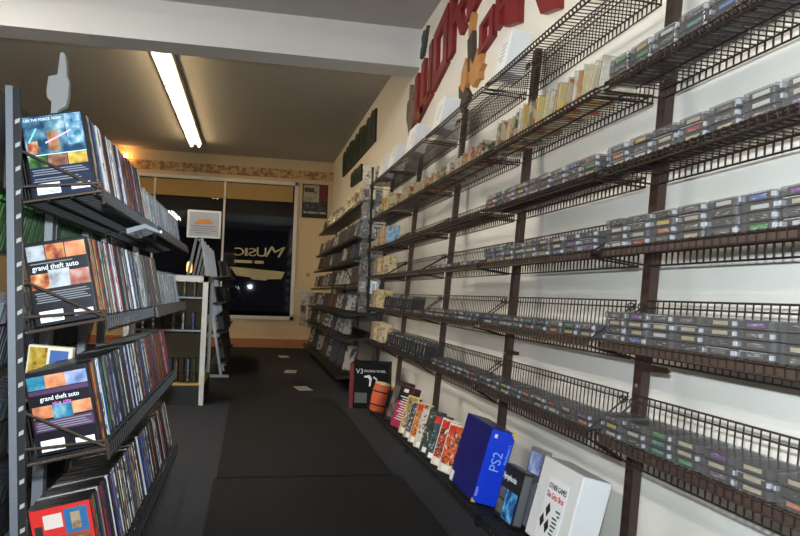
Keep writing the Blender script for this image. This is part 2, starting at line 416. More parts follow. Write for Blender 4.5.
# ------------------------------------------------------------------ right wall rack
rail_brown = simple('rail_brown', rgb(66, 52, 44), .5)
DK = .024
def xup(z): return 1.283+.072*(z-1.02)
UY = [2.18, 3.43, 4.69, 5.95, 7.2]
for i, y in enumerate(UY):
    lab = 'brown steel rack upright on right wall, ' + ('nearest' if i == 0 else ORD[i]+' from the near end')
    t = empty('rack_upright', lab, 'upright', M.Translation((xup(0), y, 0)), 'uprights of the right wall rack')
    p = MB()
    p.prism([(0, 0), (.030, 0), (.030+.072*2.3, 2.3), (.072*2.3, 2.3)], -.026, .026, 'y')
    p.build('post', brown_slotted, t)
    sc = MB()
    for z in (.75, 1.27, 1.77): sc.T = M.Translation((.072*z-.003, 0, z)); sc.tube([(-.001, 0, 0), (.004, 0, 0)], .006, 8)
    sc.build('screw', silver, t)

XF = 1.12
ROWS = [(2.06, 2.05), (1.71, 1.705), (1.425, 1.415), (1.165, 1.145), (.872, .835), (.572, .495)]
RN = ['top', 'second', 'third', 'fourth', 'fifth', 'sixth']
SEC = [(1.22, 2.15), (2.215, 3.40), (3.46, 4.66), (4.72, 5.92), (5.98, 6.95)]
SN = ['nearest bay', 'second bay', 'third bay', 'fourth bay', 'farthest bay']
def rack_shelf(r, si):
    zf, zr = ROWS[r]; y0, y1 = SEC[si]; xr = xup(zr)-.012; L = y1-y0
    xf = XF; ztop = zr+(.19, .15, .145, .165, .195, .225)[r]; xt = xup(ztop)-.008
    t = empty('wire_shelf', f'brown wire basket shelf on right wall rack, {RN[r]} row, {SN[si]}', 'shelf', M.Translation((xf, y0, zf)), 'brown wire shelves of the right wall rack')
    dx = xr-xf
    rr = .0022
    deck = MB(); lip = MB(); back = MB()
    n = int(L/.031)
    for k in range(n+1):
        y = .004+(L-.008)*k/n
        deck.tube([(0, y, DK), (dx, y, DK)], rr, 4)
        lip.tube([(0, y, DK), (-.010, y, DK+.007), (-.015, y, DK+.003), (-.015, y, .0)], rr, 4)
        back.tube([(dx, y, DK), (dx, y, zr-zf), (xt-xf, y, ztop-zf)], rr, 4)
    for fx in (.02, .5, .97): deck.tube([(dx*fx, 0, DK-.004), (dx*fx, L, DK-.004)], .003, 5)
    lip.tube([(-.013, 0, .002), (-.013, L, .002)], .0038, 5); lip.tube([(-.012, 0, DK+.002), (-.012, L, DK+.002)], .0032, 5)
    back.tube([(dx, 0, zr-zf), (dx, L, zr-zf)], .0032, 5); back.tube([(dx, 0, DK), (dx, L, DK)], .003, 5)
    q = xt-xf
    back.tube([(q, 0, ztop-zf), (q, L, ztop-zf)], .0032, 5); back.tube([(q, 0, ztop-zf-.022), (q, L, ztop-zf-.022)], .003, 5)
    deck.build('wire_deck', wire_brown, t); lip.build('front_lip', wire_brown, t); back.build('back_rail', wire_brown, t)
    for y in (0, L):
        e = MB().tube([(-.012, y, DK), (q, y, ztop-zf-.01)], .0032, 5).tube([(-.012, y, .002), (dx, y, zr-zf)], .0035, 5)
        for c in range(9):
            a = c*math.pi/4; b2 = a+math.pi/4
            e.tube([(q-.02+.012*math.cos(a), y, ztop-zf-.02+.012*math.sin(a)), (q-.02+.012*math.cos(b2), y, ztop-zf-.02+.012*math.sin(b2))], .0025, 4)
        e.build('end_brace', wire_brown, t)
    if r >= 3:
        MB().box(-.0105, -.009, .01, L-.01, .002, DK-.003).build('price_rail', rail_brown, t)
for r in range(6):
    for si in range(5): rack_shelf(r, si)
# spare bracket stubs on the uprights
for i, z in ((0, .80), (1, .745)):
    t = MB().prism([(0, 0), (.0, .026), (-.16, .026), (-.16, .010)], -.004, .004, 'x').build('shelf_bracket', brown_metal)
    t.location = (xup(z)-.004, UY[i]-.026, z)
    tag(t, f'short empty brown bracket arm on the {"nearest" if i == 0 else "second"} rack upright', 'bracket', 'spare bracket arms')
# bottom wire deck near the floor
BX0, BZ, BT = 1.02, .078, math.tan(rad(12.5))
t = empty('bottom_wire_shelf', 'dark low wire shelf along the floor under the right wall rack', 'shelf', M.Translation((BX0, 1.62, BZ)))
d = MB()
for k in range(150): d.tube([(0, k*.03, 0), (.29, k*.03, -.29*BT)], .0022, 4)
for x in (.0, .09, .17, .285): d.tube([(x, 0, -.004-x*BT), (x, 4.48, -.004-x*BT)], .0028, 5)
d.build('wire_deck', wire_black, t)
l = MB()
for k in range(150): l.tube([(0, k*.03, 0), (-.008, k*.03, -.035)], .0022, 4)
l.tube([(-.008, 0, -.035), (-.008, 4.48, -.035)], .0032, 5); l.build('front_lip', wire_black, t)
for y in (.1, 1.5, 3.0, 4.4): MB().box(.01, .04, y-.01, y+.01, -BZ, -.022).build('foot', black_metal, t)

# ---- clear cartridge cases stacked on the rack
CW, CD, CH = .124, .108, .0225
def shell_poly(r=.013, n=5):
    p = []
    for cx, cy, a0 in ((r, -CW/2+r, 270), (CD-.002, -CW/2+.002, 0), (CD-.002, CW/2-.002, 90), (r, CW/2-r, 180)):
        if cx > r: p.append((CD, cy if a0 == 0 else cy)); continue
        rng = range(n+1)
        for i in rng:
            a = rad((270-90*i/n) if a0 == 270 else (180-90*i/n)); p.append((cx+r*math.cos(a), cy+r*math.sin(a)))
    q = [x for x in p if x[0] <= r+1e-6]; lo = sorted([x for x in q if x[1] < 0], key=lambda t: -t[0]); hi = sorted([x for x in q if x[1] > 0], key=lambda t: t[0])
    return [(CD, -CW/2)]+lo+hi+[(CD, CW/2)]
glint_white = clear('painted_glint', rgb(196, 197, 202), .62, .12)  # whitish plastic for edge strips; glints on the cases put in as colour
def shell_mesh(glint):
    b = MB().prism(shell_poly(), .0006, CH-.0006, 'z')
    if glint:  # painted glint strips at the case ends and along the upper edge
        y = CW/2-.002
        if glint != 2: b.box(-.0004, .010, -y, -y+.007, .006, CH-.006, 1)
        if glint != 1: b.box(.0, .010, y-.006, y, .006, CH-.006, 1)
        if glint == 3: b.box(-.0004, .0004, -.046, .046, CH-.0035, CH-.0022, 1)
    return b.mesh('cartridge_case', [clear_plastic, glint_white])
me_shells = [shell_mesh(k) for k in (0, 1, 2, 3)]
me_cart = MB().bbox(.006, CD-.006, -.044, .044, .002, CH-.002, .001).mesh('cartridge', cart_grey)
me_lab = MB().box(.0046, .0066, -.028, .028, .0065, CH-.0065).mesh('label', label_mat)
LABC = [('white', rgb(225, 222, 214)), ('orange', rgb(235, 130, 50)), ('red', rgb(200, 50, 45)), ('green', rgb(60, 170, 80)), ('blue', rgb(60, 120, 215)),
        ('yellow', rgb(230, 200, 70)), ('purple', rgb(130, 60, 160)), ('grey', rgb(100, 98, 94)), ('black', rgb(30, 30, 30)), ('cream', rgb(214, 196, 150)), ('teal', rgb(30, 150, 140))]
LW = [2.5, 1.6, 1.2, 1.1, 1.1, 1.1, .8, 8, 9, 7, .8]
def cart(x, y, z, label, color, group, rot=None):
    m = M.Translation((x, y, z)) @ (rot if rot else M.Rotation(rad(random.uniform(-2, 2)), 4, 'Z'))
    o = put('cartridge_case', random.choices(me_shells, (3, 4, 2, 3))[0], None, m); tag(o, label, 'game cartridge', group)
    c = put('cartridge', me_cart, o); put('label', me_lab, c, None, color)
    return o
LAY = {2: ['bottom', 'top'], 3: ['bottom', 'middle', 'top'], 4: ['bottom', 'second', 'third', 'top'], 1: ['only']}
def stacks(r, y0, pitch, heights):
    zf = ROWS[r][0]
    for k, hgt in enumerate(heights):
        y = y0+k*pitch+.066*((k >= 7)+(k >= 16)+(k >= 25))
        for j in range(hgt):
            ln, cc = random.choices(LABC, LW)[0]
            x = XF-.002+random.uniform(0, .005)
            cart(x, y+random.uniform(-.004, .004), zf+DK+.0035+j*(CH+.0008),
                 f'clear-cased cartridge, {ln} label, {LAY[hgt][j]} in {ordinal(k)} stack from near end, {RN[r]} rack row', cc,
                 f'cased cartridges on the {RN[r]} rack row', M.Rotation(rad(random.uniform(-2, 2)), 4, 'Z') @ M.Diagonal((1.36 if r < 4 else 1, 1, 1, 1)))
P = .1305
Y0 = 1.305
stacks(1, Y0, P, [3]*7)
stacks(2, Y0, P, [3]*16)
stacks(3, Y0, P, [4]*7+[3]*9+[1]*8)
stacks(4, Y0, P, [4]*7+[2]*17+[1]*3)
stacks(5, Y0, P, [3]*7+[2]*16)
# cases stood on edge like dominoes at the far end
for r, y0, n in ((4, 5.05, 12), (5, 4.60, 15)):
    for k in range(n):
        y = y0+k*.092
        rot = M.Rotation(rad(90), 4, 'Y') @ M.Rotation(rad(90-22), 4, 'X') if False else M.Rotation(rad(-58), 4, 'X')
        ln, cc = random.choices(LABC, LW)[0]
        cart(XF+.01, y, ROWS[r][0]+DK+.056, f'clear cartridge case leaning on edge, {ordinal(k)} from near end of leaning run, {RN[r]} row', cc,
             f'leaning cartridge cases on the {RN[r]} rack row', rot)

# ---- sleeved booklets on the second row
def booklet_mesh(w, h, t): return (MB().bbox(0, w, -t/2, t/2, 0, h, .001).mesh('booklet_sleeve', clear_sleeve), MB().box(.004, w-.004, -t/2+.0015, t/2-.0015, .003, h-.006).mesh('booklet', art_light))
bk = booklet_mesh(.15, .135, .012)
BC = [('gold', rgb(220, 170, 70)), ('cream', rgb(225, 205, 150)), ('yellow', rgb(235, 200, 70)), ('white', rgb(230, 225, 210)), ('amber', rgb(215, 130, 50)), ('green', rgb(120, 130, 60)), ('red', rgb(190, 60, 40)), ('dark', rgb(60, 55, 45))]
def booklets(y0, y1, n, where, cols, hs=1.0):
    for k in range(n):
        y = y0+(y1-y0)*k/max(1, n-1)
        nm, c = random.choice(cols)
        m = M.Translation((XF+.006+random.uniform(0, .02), y, ROWS[1][0]+DK+.004)) @ M.Rotation(rad(random.uniform(-6, 10)), 4, 'Z') @ M.Rotation(rad(random.uniform(14, 24)), 4, 'X') @ M.Diagonal((1, 1, hs*random.uniform(.92, 1.06), 1))
        o = put('booklet_sleeve', bk[0], None, m); put('booklet', bk[1], o, None, c)
        tag(o, f'{nm} booklet in a clear sleeve, {ordinal(k)} from near end of {where}', 'booklet', 'sleeved booklets on the second rack row')
booklets(2.27, 3.36, 21, 'second bay, second row', BC)
booklets(3.52, 4.62, 17, 'third bay, second row', BC[1:], .72)
booklets(4.78, 5.80, 12, 'fourth bay, second row', [BC[3], BC[6], BC[1], ('pink', rgb(210, 90, 110)), BC[4]], .8)
# ---- fanned booklets standing at the far end of the rows
TC = [('cream', rgb(168, 150, 110)), ('straw', rgb(176, 148, 80)), ('ochre', rgb(150, 112, 50)), ('brown', rgb(104, 74, 46))]
art_tan = obj_color('cover_art_tan', .4, .7, (26, 26, 26), (.06, .04, .025, 1), .55, .05)
bk2 = (MB().bbox(0, .15, -.006, .006, 0, .205, .001).mesh('magazine', simple('page_cream', rgb(170, 150, 112), .7)), MB().box(.004, .146, -.0068, -.006, .005, .2).mesh('front_cover', art_tan))
for r, cols in ((1, [TC[0], TC[1], TC[2]]), (2, [('pale blue', rgb(110, 150, 185)), ('brown', rgb(150, 110, 70)), ('tan', rgb(170, 130, 80)), ('tan', rgb(150, 110, 80))]), (3, [TC[0], TC[2], TC[1], TC[3]]), (4, [TC[1], TC[0], TC[2], TC[3]]), (5, [TC[0], TC[2], TC[1], TC[3]])):
    for k, (nm, c) in enumerate(cols):
        yb = {1: 6.06, 2: 6.06, 3: 6.14, 4: 6.28, 5: 6.22}[r]
        m = M.Translation((XF+.0+.004*k, yb+.17*k, ROWS[r][0]+DK+.004)) @ M.Rotation(rad(-24), 4, 'Z') @ M.Rotation(rad(-14), 4, 'X') @ M.Diagonal((.78, 1, .82, 1))
        o = put('magazine', bk2[0], None, m); put('front_cover', bk2[1], o, None, c)
        tag(o, f'{nm} magazine standing face out, {ordinal(k)} of far group, {RN[r]} rack row', 'magazine', f'magazines at the far end of the {RN[r]} rack row')

# ---- white boxes on the top row
for k, (y, L, wd_) in enumerate([(3.235, .150, 'nearest'), (4.44, .205, 'second from near end'), (5.24, .28, 'middle'), (5.995, .24, 'second from far end'), (6.47, .26, 'farthest')]):
    t = empty('white_box', f'tall white carton on top wire shelf of right wall rack, {wd_}', 'box', M.Translation((1.140, y, 2.060+DK+.025)), 'white cartons on the top rack row')
    p = MB(); p.T = M.Rotation(rad(11), 4, 'Y')
    p.bbox(0, .105, 0, L, .0, .215, .003); p.build('carton', white_card, t)
    sc = MB(); sc.T = M.Rotation(rad(11), 4, 'Y')
    for j in range(5 if k < 3 else 3):
        sc.box(-.0006, .001, .03+.006*j, .03+.07+.008*j*(j % 2), .15-.020*j, .154-.020*j)
    sc.build('pen_marks', grey_ink, t)
    q = MB(); q.T = M.Rotation(rad(11), 4, 'Y'); q.box(.01, .095, .01, L-.01, .214, .217); q.build('lid_flap', white_card, t)

# ------------------------------------------------------------------ bottom row under the rack
LEAN = rad(17)
def restz(x, t, lean): return BZ-BT*(x-BX0)+.004+max(0, t*(math.sin(lean)-math.cos(lean)*BT))
def leanM(x, y, z, yaw=0, lean=LEAN, t=0):
    """local: x into the wall, y along the aisle, z up; leaned back to the wall"""
    if t: z = restz(x, t, lean)
    return M.Translation((x, y, z)) @ M.Rotation(rad(yaw), 4, 'Z') @ M.Rotation(lean, 4, 'Y')
FACE = frame((0, 0, 0), (0, -1, 0), (0, 0, 1), (-1, 0, 0))      # lettering on the aisle side
NEAR = frame((0, 0, 0), (1, 0, 0), (0, 0, 1), (0, -1, 0))       # lettering on the side towards the near end
# white box with a price notice
zb = BZ+.004
t = empty('white_notice_box', 'large white box with a printed notice, leaning at the near end of the low shelf', 'box', leanM(1.160, 2.50, zb, 0, rad(15), .12))
MB().bbox(0, .12, 0, .36, 0, .325, .004).build('carton', white_card, t)
MB().box(.002, .118, .002, .358, .325, .3265).build('lid_seam', simple('seam_grey', rgb(170, 170, 170), .6), t)
n = MB().box(-.002, .0005, .085, .265, .020, .262).build('notice', paper, t)
def fm(y, z, k=FACE): m = k.copy(); m.translation = V((-.0025, y, z)); return m
letter('OTHER GAMES', .030, ink, n, fm(.250, .220), squash=.80)
letter('The Grizz Bros', .034, red_ink, n, fm(.252, .185), squash=.74)
di = MB()
for y, z in ((.205, .140), (.235, .09), (.185, .08)):
    di.prism([(y-.020, z), (y, z+.028), (y+.020, z), (y, z-.028)], -.0032, -.002, 'x')
di.build('diamond_mark', ink, n)
ls = MB()
for j, (a, c) in enumerate(((.10, .14), (.10, .12), (.115, .155), (.11, .15), (.11, .155), (.12, .15), (.12, .155), (.13, .14))):
    ls.box(-.0030, -.002, a, c, .148-.015*j, .155-.015*j)
ls.build('printed_lines', simple('ink_green', rgb(40, 80, 60), .6), n)
# small clear blue box behind
t = empty('small_blue_pack', 'small clear pack with a blue label between the blue console box and the white box', 'box', leanM(1.248, 2.93, zb+.150, 6, rad(12.6)))
MB().bbox(0, .035, 0, .13, 0, .14, .003).build('shell', clear_plastic, t)
MB().box(-.0012, -.0002, .015, .115, .03, .12).build('label', picture('blue_label', [rgb(60, 80, 150), rgb(140, 160, 210), rgb(200, 210, 230)], 22), t)
t2 = MB().bbox(0, .10, 0, .17, 0, .165, .003).build('grey_carton', simple('carton_grey', rgb(150, 150, 150), .6)); t2.matrix_world = leanM(1.20, 2.91, zb, 0, rad(12.6), .10)
tag(t2, 'plain grey carton holding up the small blue pack behind the black game box', 'box')
# black game box with blue art
t = empty('black_game_box', 'black boxed game with blue art standing in front of the blue console box', 'box', leanM(1.110, 2.885, zb, 2, rad(14), .12))
MB().bbox(0, .045, 0, .205, 0, .232, .003).build('box', simple('box_black', rgb(30, 29, 30), .3), t)
MB().box(-.0012, 0, .012, .125, .008, .130).build('picture', picture('blue_art', [rgb(12, 20, 40), rgb(30, 90, 160), rgb(70, 160, 220), rgb(150, 190, 220)], 28), t)
MB().box(-.002, 0, .13, .19, .02, .075).box(-.002, 0, .13, .19, .085, .13).build('inset_picture', picture('grey_art', [rgb(40, 40, 40), rgb(110, 110, 110), rgb(60, 60, 60)], 30), t)
letter('Symphonia', .036, white_ink, t, fm(.192, .168), squash=.9)
MB().box(.004, .041, -.0012, 0, .01, .22).build('side_panel', simple('side_grey', rgb(92, 94, 98), .4), t)
# blue console box
t = empty('blue_console_box', 'large blue game console box leaning on the low shelf', 'box', leanM(1.034, 3.205, zb, -2, rad(15.5), .122))
MB().bbox(0, .122, 0, .43, 0, .348, .004).build('carton', [simple('box_navy', rgb(20, 26, 110), .3)], t)
e = MB().box(.003, .119, -.0012, 0, .003, .345)
e.build('end_panel', simple('box_blue', rgb(24, 66, 226), .3), t)
lt = simple('light_blue_ink', rgb(150, 190, 255), .4)
def em(x, z, up=(0, 0, 1), rt=(1, 0, 0)): return frame((x, -.0018, z), rt, up, V(rt).cross(V(up)))
letter('PS2', .068, lt, t, em(.085, .155, (-1, 0, 0), (0, 0, 1)), name='lettering', squash=.95)
letter('PlayStation 2', .018, lt, t, em(.112, .20, (-1, 0, 0), (0, 0, 1)), squash=1)
letter('SONY', .016, white_ink, t, em(.018, .03, (-1, 0, 0), (0, 0, 1)))
MB().prism([(.022, .308), (.036, .308), (.036, .326), (.022, .326)], -.002, -.001, 'y').build('emblem', white_ink, t)
cn = MB()
cn.prism([(-.002, 0), (.022, 0), (-.002, .022)], -.0025, .0, 'y').prism([(.123, .315), (.123, .349), (.098, .349)], -.0025, 0, 'y')
cn.build('corner_tape', yellow_ink, t)
lg = MB()
for j in range(3): lg.T = M.Translation((0, 0, 0)); lg.box(-.001, 0, .20+.05*j, .235+.05*j, .16+.012*j, .168+.012*j).box(-.001, 0, .20+.05*j, .208+.05*j, .16+.012*j, .225)
lg.build('embossed_logo', simple('logo_navy', rgb(40, 48, 140), .3), t)
tgm = MB().box(-.003, -.001, .36, .41, .0, .05).build('price_tag', paper, t)
# magazines / boxed games leaning in a row
mcols = [('orange and white', rgb(215, 90, 40), rgb(228, 216, 196)), ('red and cream', rgb(190, 60, 40), rgb(228, 216, 196)), ('teal and black', rgb(40, 90, 110), rgb(40, 40, 44)),
         ('dark green', rgb(50, 66, 50), rgb(60, 60, 58)), ('white and black', rgb(210, 205, 195), rgb(200, 196, 186)), ('orange', rgb(226, 130, 40), rgb(210, 190, 150)),
         ('navy', rgb(46, 54, 90), rgb(170, 160, 150)), ('yellow green', rgb(170, 150, 60), rgb(225, 205, 150))]
for k, (nm, c, bc) in enumerate(mcols):
    y = 3.70+k*.152
    ht = .265 if k not in (4, 6) else .245
    t = empty('boxed_game', f'{nm} boxed game leaning on the low shelf, {ordinal(k)} beyond the blue console box', 'boxed game', leanM(1.085, y, zb, 16, LEAN, .09), 'boxed games leaning beyond the blue console box')
    bm_ = obj_color('box_card', .4) if 'box_card' not in bpy.data.materials else bpy.data.materials['box_card']
    o = MB().bbox(0, .03, 0, .155, 0, ht, .002).build('box', bm_, t); o.color = bc
    o = MB().box(-.0012, 0, .012, .143, .045, ht-.01).build('front_art', art_multi, t); o.color = c
    o = MB().box(.003, .027, -.0012, 0, .04, ht-.01).build('spine_art', art_multi, t); o.color = c
    MB().box(-.0024, -.0012, .05, .115, .008, .038).build('price_tag', paper, t)
    if k < 3 or k == 5: MB().box(-.0026, -.0012, .08, .14, ht-.055, ht-.015).build('corner_flash', simple('flash_red', rgb(205, 40, 30), .4) if 'flash_red' not in bpy.data.materials else bpy.data.materials['flash_red'], t)
# magenta and black box
t = empty('magenta_box', 'black and magenta box with white lines of print leaning on the low shelf', 'box', leanM(1.085, 4.97, zb, 14, LEAN, .14))
MB().bbox(0, .06, 0, .21, 0, .30, .003).build('box', simple('box_magenta', rgb(160, 40, 80), .4), t)
MB().box(-.0012, 0, .004, .206, .19, .296).build('dark_panel', simple('panel_black', rgb(24, 18, 20), .4), t)
MB().box(.003, .057, -.0012, 0, .004, .296).build('end_panel', simple('end_dark', rgb(60, 18, 30), .4), t)
tl = MB()
for j in range(10): tl.box(-.002, -.001, .05, .165-(j % 3)*.02, .055+j*.018, .062+j*.018)
tl.box(-.003, -.001, .07, .14, .255, .28); tl.build('printed_lines', white_ink, t)
# dark box with a photo
t = empty('dark_photo_box', 'dark grey box with a faded photo, leaning beside the orange bongo drums', 'box', leanM(1.095, 5.21, zb, 14, LEAN, .14))
MB().bbox(0, .06, 0, .22, 0, .31, .003).build('box', simple('box_charcoal', rgb(40, 38, 40), .5), t)
MB().box(-.0012, 0, .02, .20, .03, .27).build('photo', picture('dark_photo', [rgb(26, 26, 28), rgb(80, 78, 76), rgb(130, 124, 116), rgb(40, 38, 40)], 7), t)
# bongo drums
t = empty('bongo_drums', 'orange pair of joined bongo drums with cream heads on the low shelf', 'drum', M.Translation((1.085, 5.66, restz(1.085, 0, 0)+.016)) @ M.Rotation(rad(12.5), 4, 'Y'))
orange = simple('drum_orange', rgb(196, 84, 40), .5, noise=.2, nscale=12); cream = simple('drum_cream', rgb(222, 204, 160), .6)
for sx in (-.068, .068):
    o = MB().lathe([(.056, 0), (.064, .05), (.068, .11), (.066, .17), (.060, .215)], 22, 0, (sx, 0)).build('drum_shell', orange, t)
    MB().lathe([(.061, .213), (.061, .226), (.055, .229)], 22, 0, (sx, 0)).build('drum_head', cream, t)
    for z in (.045, .15): MB().lathe([(.0665 if z < .1 else .0700, z), (.0675 if z < .1 else .0700, z+.012)], 22, 0, (sx, 0)).build('band', black_metal, t)
MB().box(-.02, .02, -.045, .045, .06, .19).build('bridge', black_plastic, t)
# racing wheel box
t = empty('racing_wheel_box', 'black racing wheel box with red side standing on the carpet at the far end', 'box', M.Translation((.905, 6.42, 0)) @ M.Rotation(rad(-16), 4, 'Z'))
MB().bbox(0, .35, 0, .30, 0, .40, .004).build('carton', simple('box_dark', rgb(9, 8, 9), .6, 0, .2), t)
MB().box(-.0012, 0, .003, .297, .003, .397).box(0, .035, -.0012, 0, .0, .40).build('red_side', simple('box_red', rgb(120, 26, 30), .45), t)
MB().box(.05, .16, -.0012, 0, .05, .14).build('grey_picture', simple('pic_grey', rgb(96, 96, 92), .5), t)
letter('V3', .062, white_ink, t, frame((.055, -.002, .31), (1, 0, 0), (0, 0, 1), (0, -1, 0)))
letter('RACING WHEEL', .029, white_ink, t, frame((.130, -.002, .325), (1, 0, 0), (0, 0, 1), (0, -1, 0)), squash=.92)
MB().prism([(.13, .29), (.18, .30), (.20, .27), (.19, .20), (.175, .20), (.178, .255), (.165, .275), (.13, .277)], -.002, -.001, 'y').prism([(.215, .29), (.25, .265), (.245, .25), (.21, .278)], -.002, -.001, 'y').build('figure_mark', white_ink, t)

# ------------------------------------------------------------------ far slanted rack at right
FY0, FY1 = 7.35, 12.15
FS = [(1.097, 1.97), (1.06, 1.60), (1.037, 1.345), (1.0, 1.06), (.958, .78), (.926, .525), (.90, .14)]
t = empty('slanted_display_rack', 'dark slanted shelf rack along the far right wall by the window', 'rack', M.Translation((1.3, FY0, 0)))
for k in range(4):
    y = .05+k*(FY1-FY0-.1)/3
    MB().prism([(.0, 0), (.03, 0), (.10, 2.05), (.075, 2.05)], y-.02, y+.02, 'y').build('upright', black_metal, t)
for x, z in FS:
    MB().prism([(x-1.3, z), (x-1.3, z+.018), (.06, z+.058), (.06, z+.034)], 0, FY1-FY0, 'y').build('shelf_board', black_metal, t)
    MB().tube([(x-1.3-.004, 0, z+.028), (x-1.3-.004, FY1-FY0, z+.028)], .004, 5).build('front_wire', wire_black, t)
me_k = MB().bbox(-.07, .07, -.012, .012, 0, .19, .002).mesh('clear_keeper', clear_dark)
me_ki = MB().box(-.06, .06, -.008, .008, .015, .175).mesh('cover_insert', art_mat)
FC = [('black', rgb(26, 26, 28)), ('grey', rgb(66, 66, 68)), ('brown', rgb(100, 62, 34)), ('white', rgb(190, 188, 182)), ('tan', rgb(112, 88, 58)), ('blue', rgb(40, 56, 96)), ('red', rgb(100, 36, 32))]
FN = ['top', 'second', 'third', 'fourth', 'fifth', 'sixth', 'bottom']
for r, (x, z) in enumerate(FS):
    n = 13 if r < 6 else 9
    for k in range(n):
        y = FY0+.22+k*(FY1-FY0-.5)/(n-1)
        nm, c = random.choice(FC if r < 3 else FC+[FC[3], FC[3], FC[3], ('silver', rgb(160, 162, 168))])
        sc = random.uniform(.9, 1.05) if r < 6 else random.uniform(1.3, 1.55)
        if r == 6 and k == 0: nm, c, sc = 'white', rgb(220, 218, 212), 1.6
        m = M.Translation((x+.085*(sc if sc > 1.2 else 1), y, z+.052)) @ M.Rotation(rad(random.uniform(-62, -38)), 4, 'Z') @ M.Rotation(rad(-16), 4, 'X') @ M.Diagonal((sc if sc < 1.2 else 1.15, 1, sc, 1))
        o = put('clear_keeper', me_k, None, m); put('cover_insert', me_ki, o, None, c)
        tag(o, f'clear case with {nm} cover, {ordinal(k)} from near end, {FN[r]} shelf of far slanted rack', 'game case', f'cases on the {FN[r]} shelf of the far slanted rack')

me_hp = MB().bbox(-.045, .045, -.008, .008, -.15, 0, .003).prism([(-.03, 0), (.03, 0), (.03, .03), (-.03, .03)], -.001, .001, 'y').mesh('hanging_pack', clear('pack_plastic', rgb(190, 190, 188), .26, .22))
me_hpi = MB().box(-.03, .03, -.004, .004, -.13, -.03).mesh('pack_card', art_multi)
strip = empty('hanging_strip', 'thin dark clip strip of hanging packs between the wire rack and the slanted rack', 'clip strip', M.Translation((1.16, 7.12, .75)))
MB().box(-.012, .012, .014, .020, 0, 1.55).build('strip', black_metal, strip)
for k in range(8):
    for j in (-1, 1):
        nm, c = random.choice(FC+[('gold', rgb(200, 150, 60))])
        o = put('hanging_pack', me_hp, None, M.Translation((1.16+j*.062, 7.10-.012*(k % 2), 2.28-k*.185)) @ M.Rotation(rad(random.uniform(-25, 25)), 4, 'Z') @ M.Rotation(rad(random.uniform(-8, 8)), 4, 'Y')); put('pack_card', me_hpi, o, None, c)
        tag(o, f'clear pack with {nm} card hung on the clip strip, {ordinal(k)} from top, {"aisle" if j < 0 else "wall"} column', 'pack', 'packs on the clip strip')
for k in range(9):
    nm, c = random.choice(FC)
    o = put('hanging_pack', me_hp, None, M.Translation((.90+.13*(k % 3), 12.30+.07*(k // 3), 1.02-.20*(k // 3)-.03*(k % 3))) @ M.Rotation(rad(random.uniform(-40, 40)), 4, 'Z') @ M.Diagonal((1.3, 1, 1.2, 1))); put('pack_card', me_hpi, o, None, c)
    tag(o, f'clear glossy pack, {nm} card, at window end of slanted rack, {ordinal(k)} from top', 'pack', 'packs at the window end of the slanted rack')

# ------------------------------------------------------------------ signs on the right wall
WT = .035
def wallsign(name, label, cat): return empty(name, label, cat, M.Translation((XW, 0, 0)))
def slant_glyph(name, strokes, y0, z0, w, h, slope, mat, parent, th=WT):
    """strokes are polygons in a unit box; u runs towards the near end"""
    p = MB()
    for poly in strokes:
        p.prism([(y0-u*w, z0+slope*(u*w)+v*h) for u, v in poly], -th, 0, 'x')
    return p.build(name, mat, parent)
def R4(u0, v0, u1, v1): return [(u0, v0), (u1, v0), (u1, v1), (u0, v1)]
G = {
 'W': [R4(0, .0, .17, 1), R4(.40, .0, .58, .98), R4(.83, 0, 1, 1), [(.0, 0), (.17, .22), (.58, .12), (.40, 0)], [(.40, 0), (.58, .2), (1, .12), (.83, 0)]],
 'O': [R4(0, 0, .27, 1), R4(.73, 0, 1, 1), R4(.27, 0, .73, .2), R4(.27, .8, .73, 1)],
 'R': [R4(0, 0, .27, 1), R4(.27, .8, 1, 1), R4(.73, .5, 1, .8), R4(.27, .40, 1, .56), [(.45, .40), (.72, .40), (1, 0), (.75, 0)]],
 'L': [R4(0, 0, .28, 1), R4(.28, 0, 1, .22)],
 'D': [R4(0, 0, .27, 1), R4(.73, .1, 1, .9), R4(.27, 0, .85, .2), R4(.27, .8, .85, 1)],
 'F': [R4(0, 0, .3, 1), R4(.3, .78, 1, 1), R4(.3, .40, .85, .6)],
 'N': [R4(0, 0, .30, 1), R4(.72, 0, 1, 1), [(.30, 1), (.30, .62), (.72, 0), (.72, .38)]],
}
t = wallsign('red_wall_lettering', 'big red cut-out letters mounted high on the right wall above the white cartons', 'sign')
y = 6.37
for ch, w_ in zip('WORLD', (.62, .43, .42, .40, .42)):
    slant_glyph('letter', G[ch], y, 2.535+.25*(6.37-y), w_, .47, .25, red_paint, t); y -= w_+.045
slant_glyph('letter', G['O'], 4.46, 2.60, .27, .20, .15, red_paint, t)
slant_glyph('letter', G['F'], 4.14, 2.655, .24, .20, .15, red_paint, t)
slant_glyph('letter', G['N'], 3.97, 2.615, .76, .62, -.24, red_paint, t)
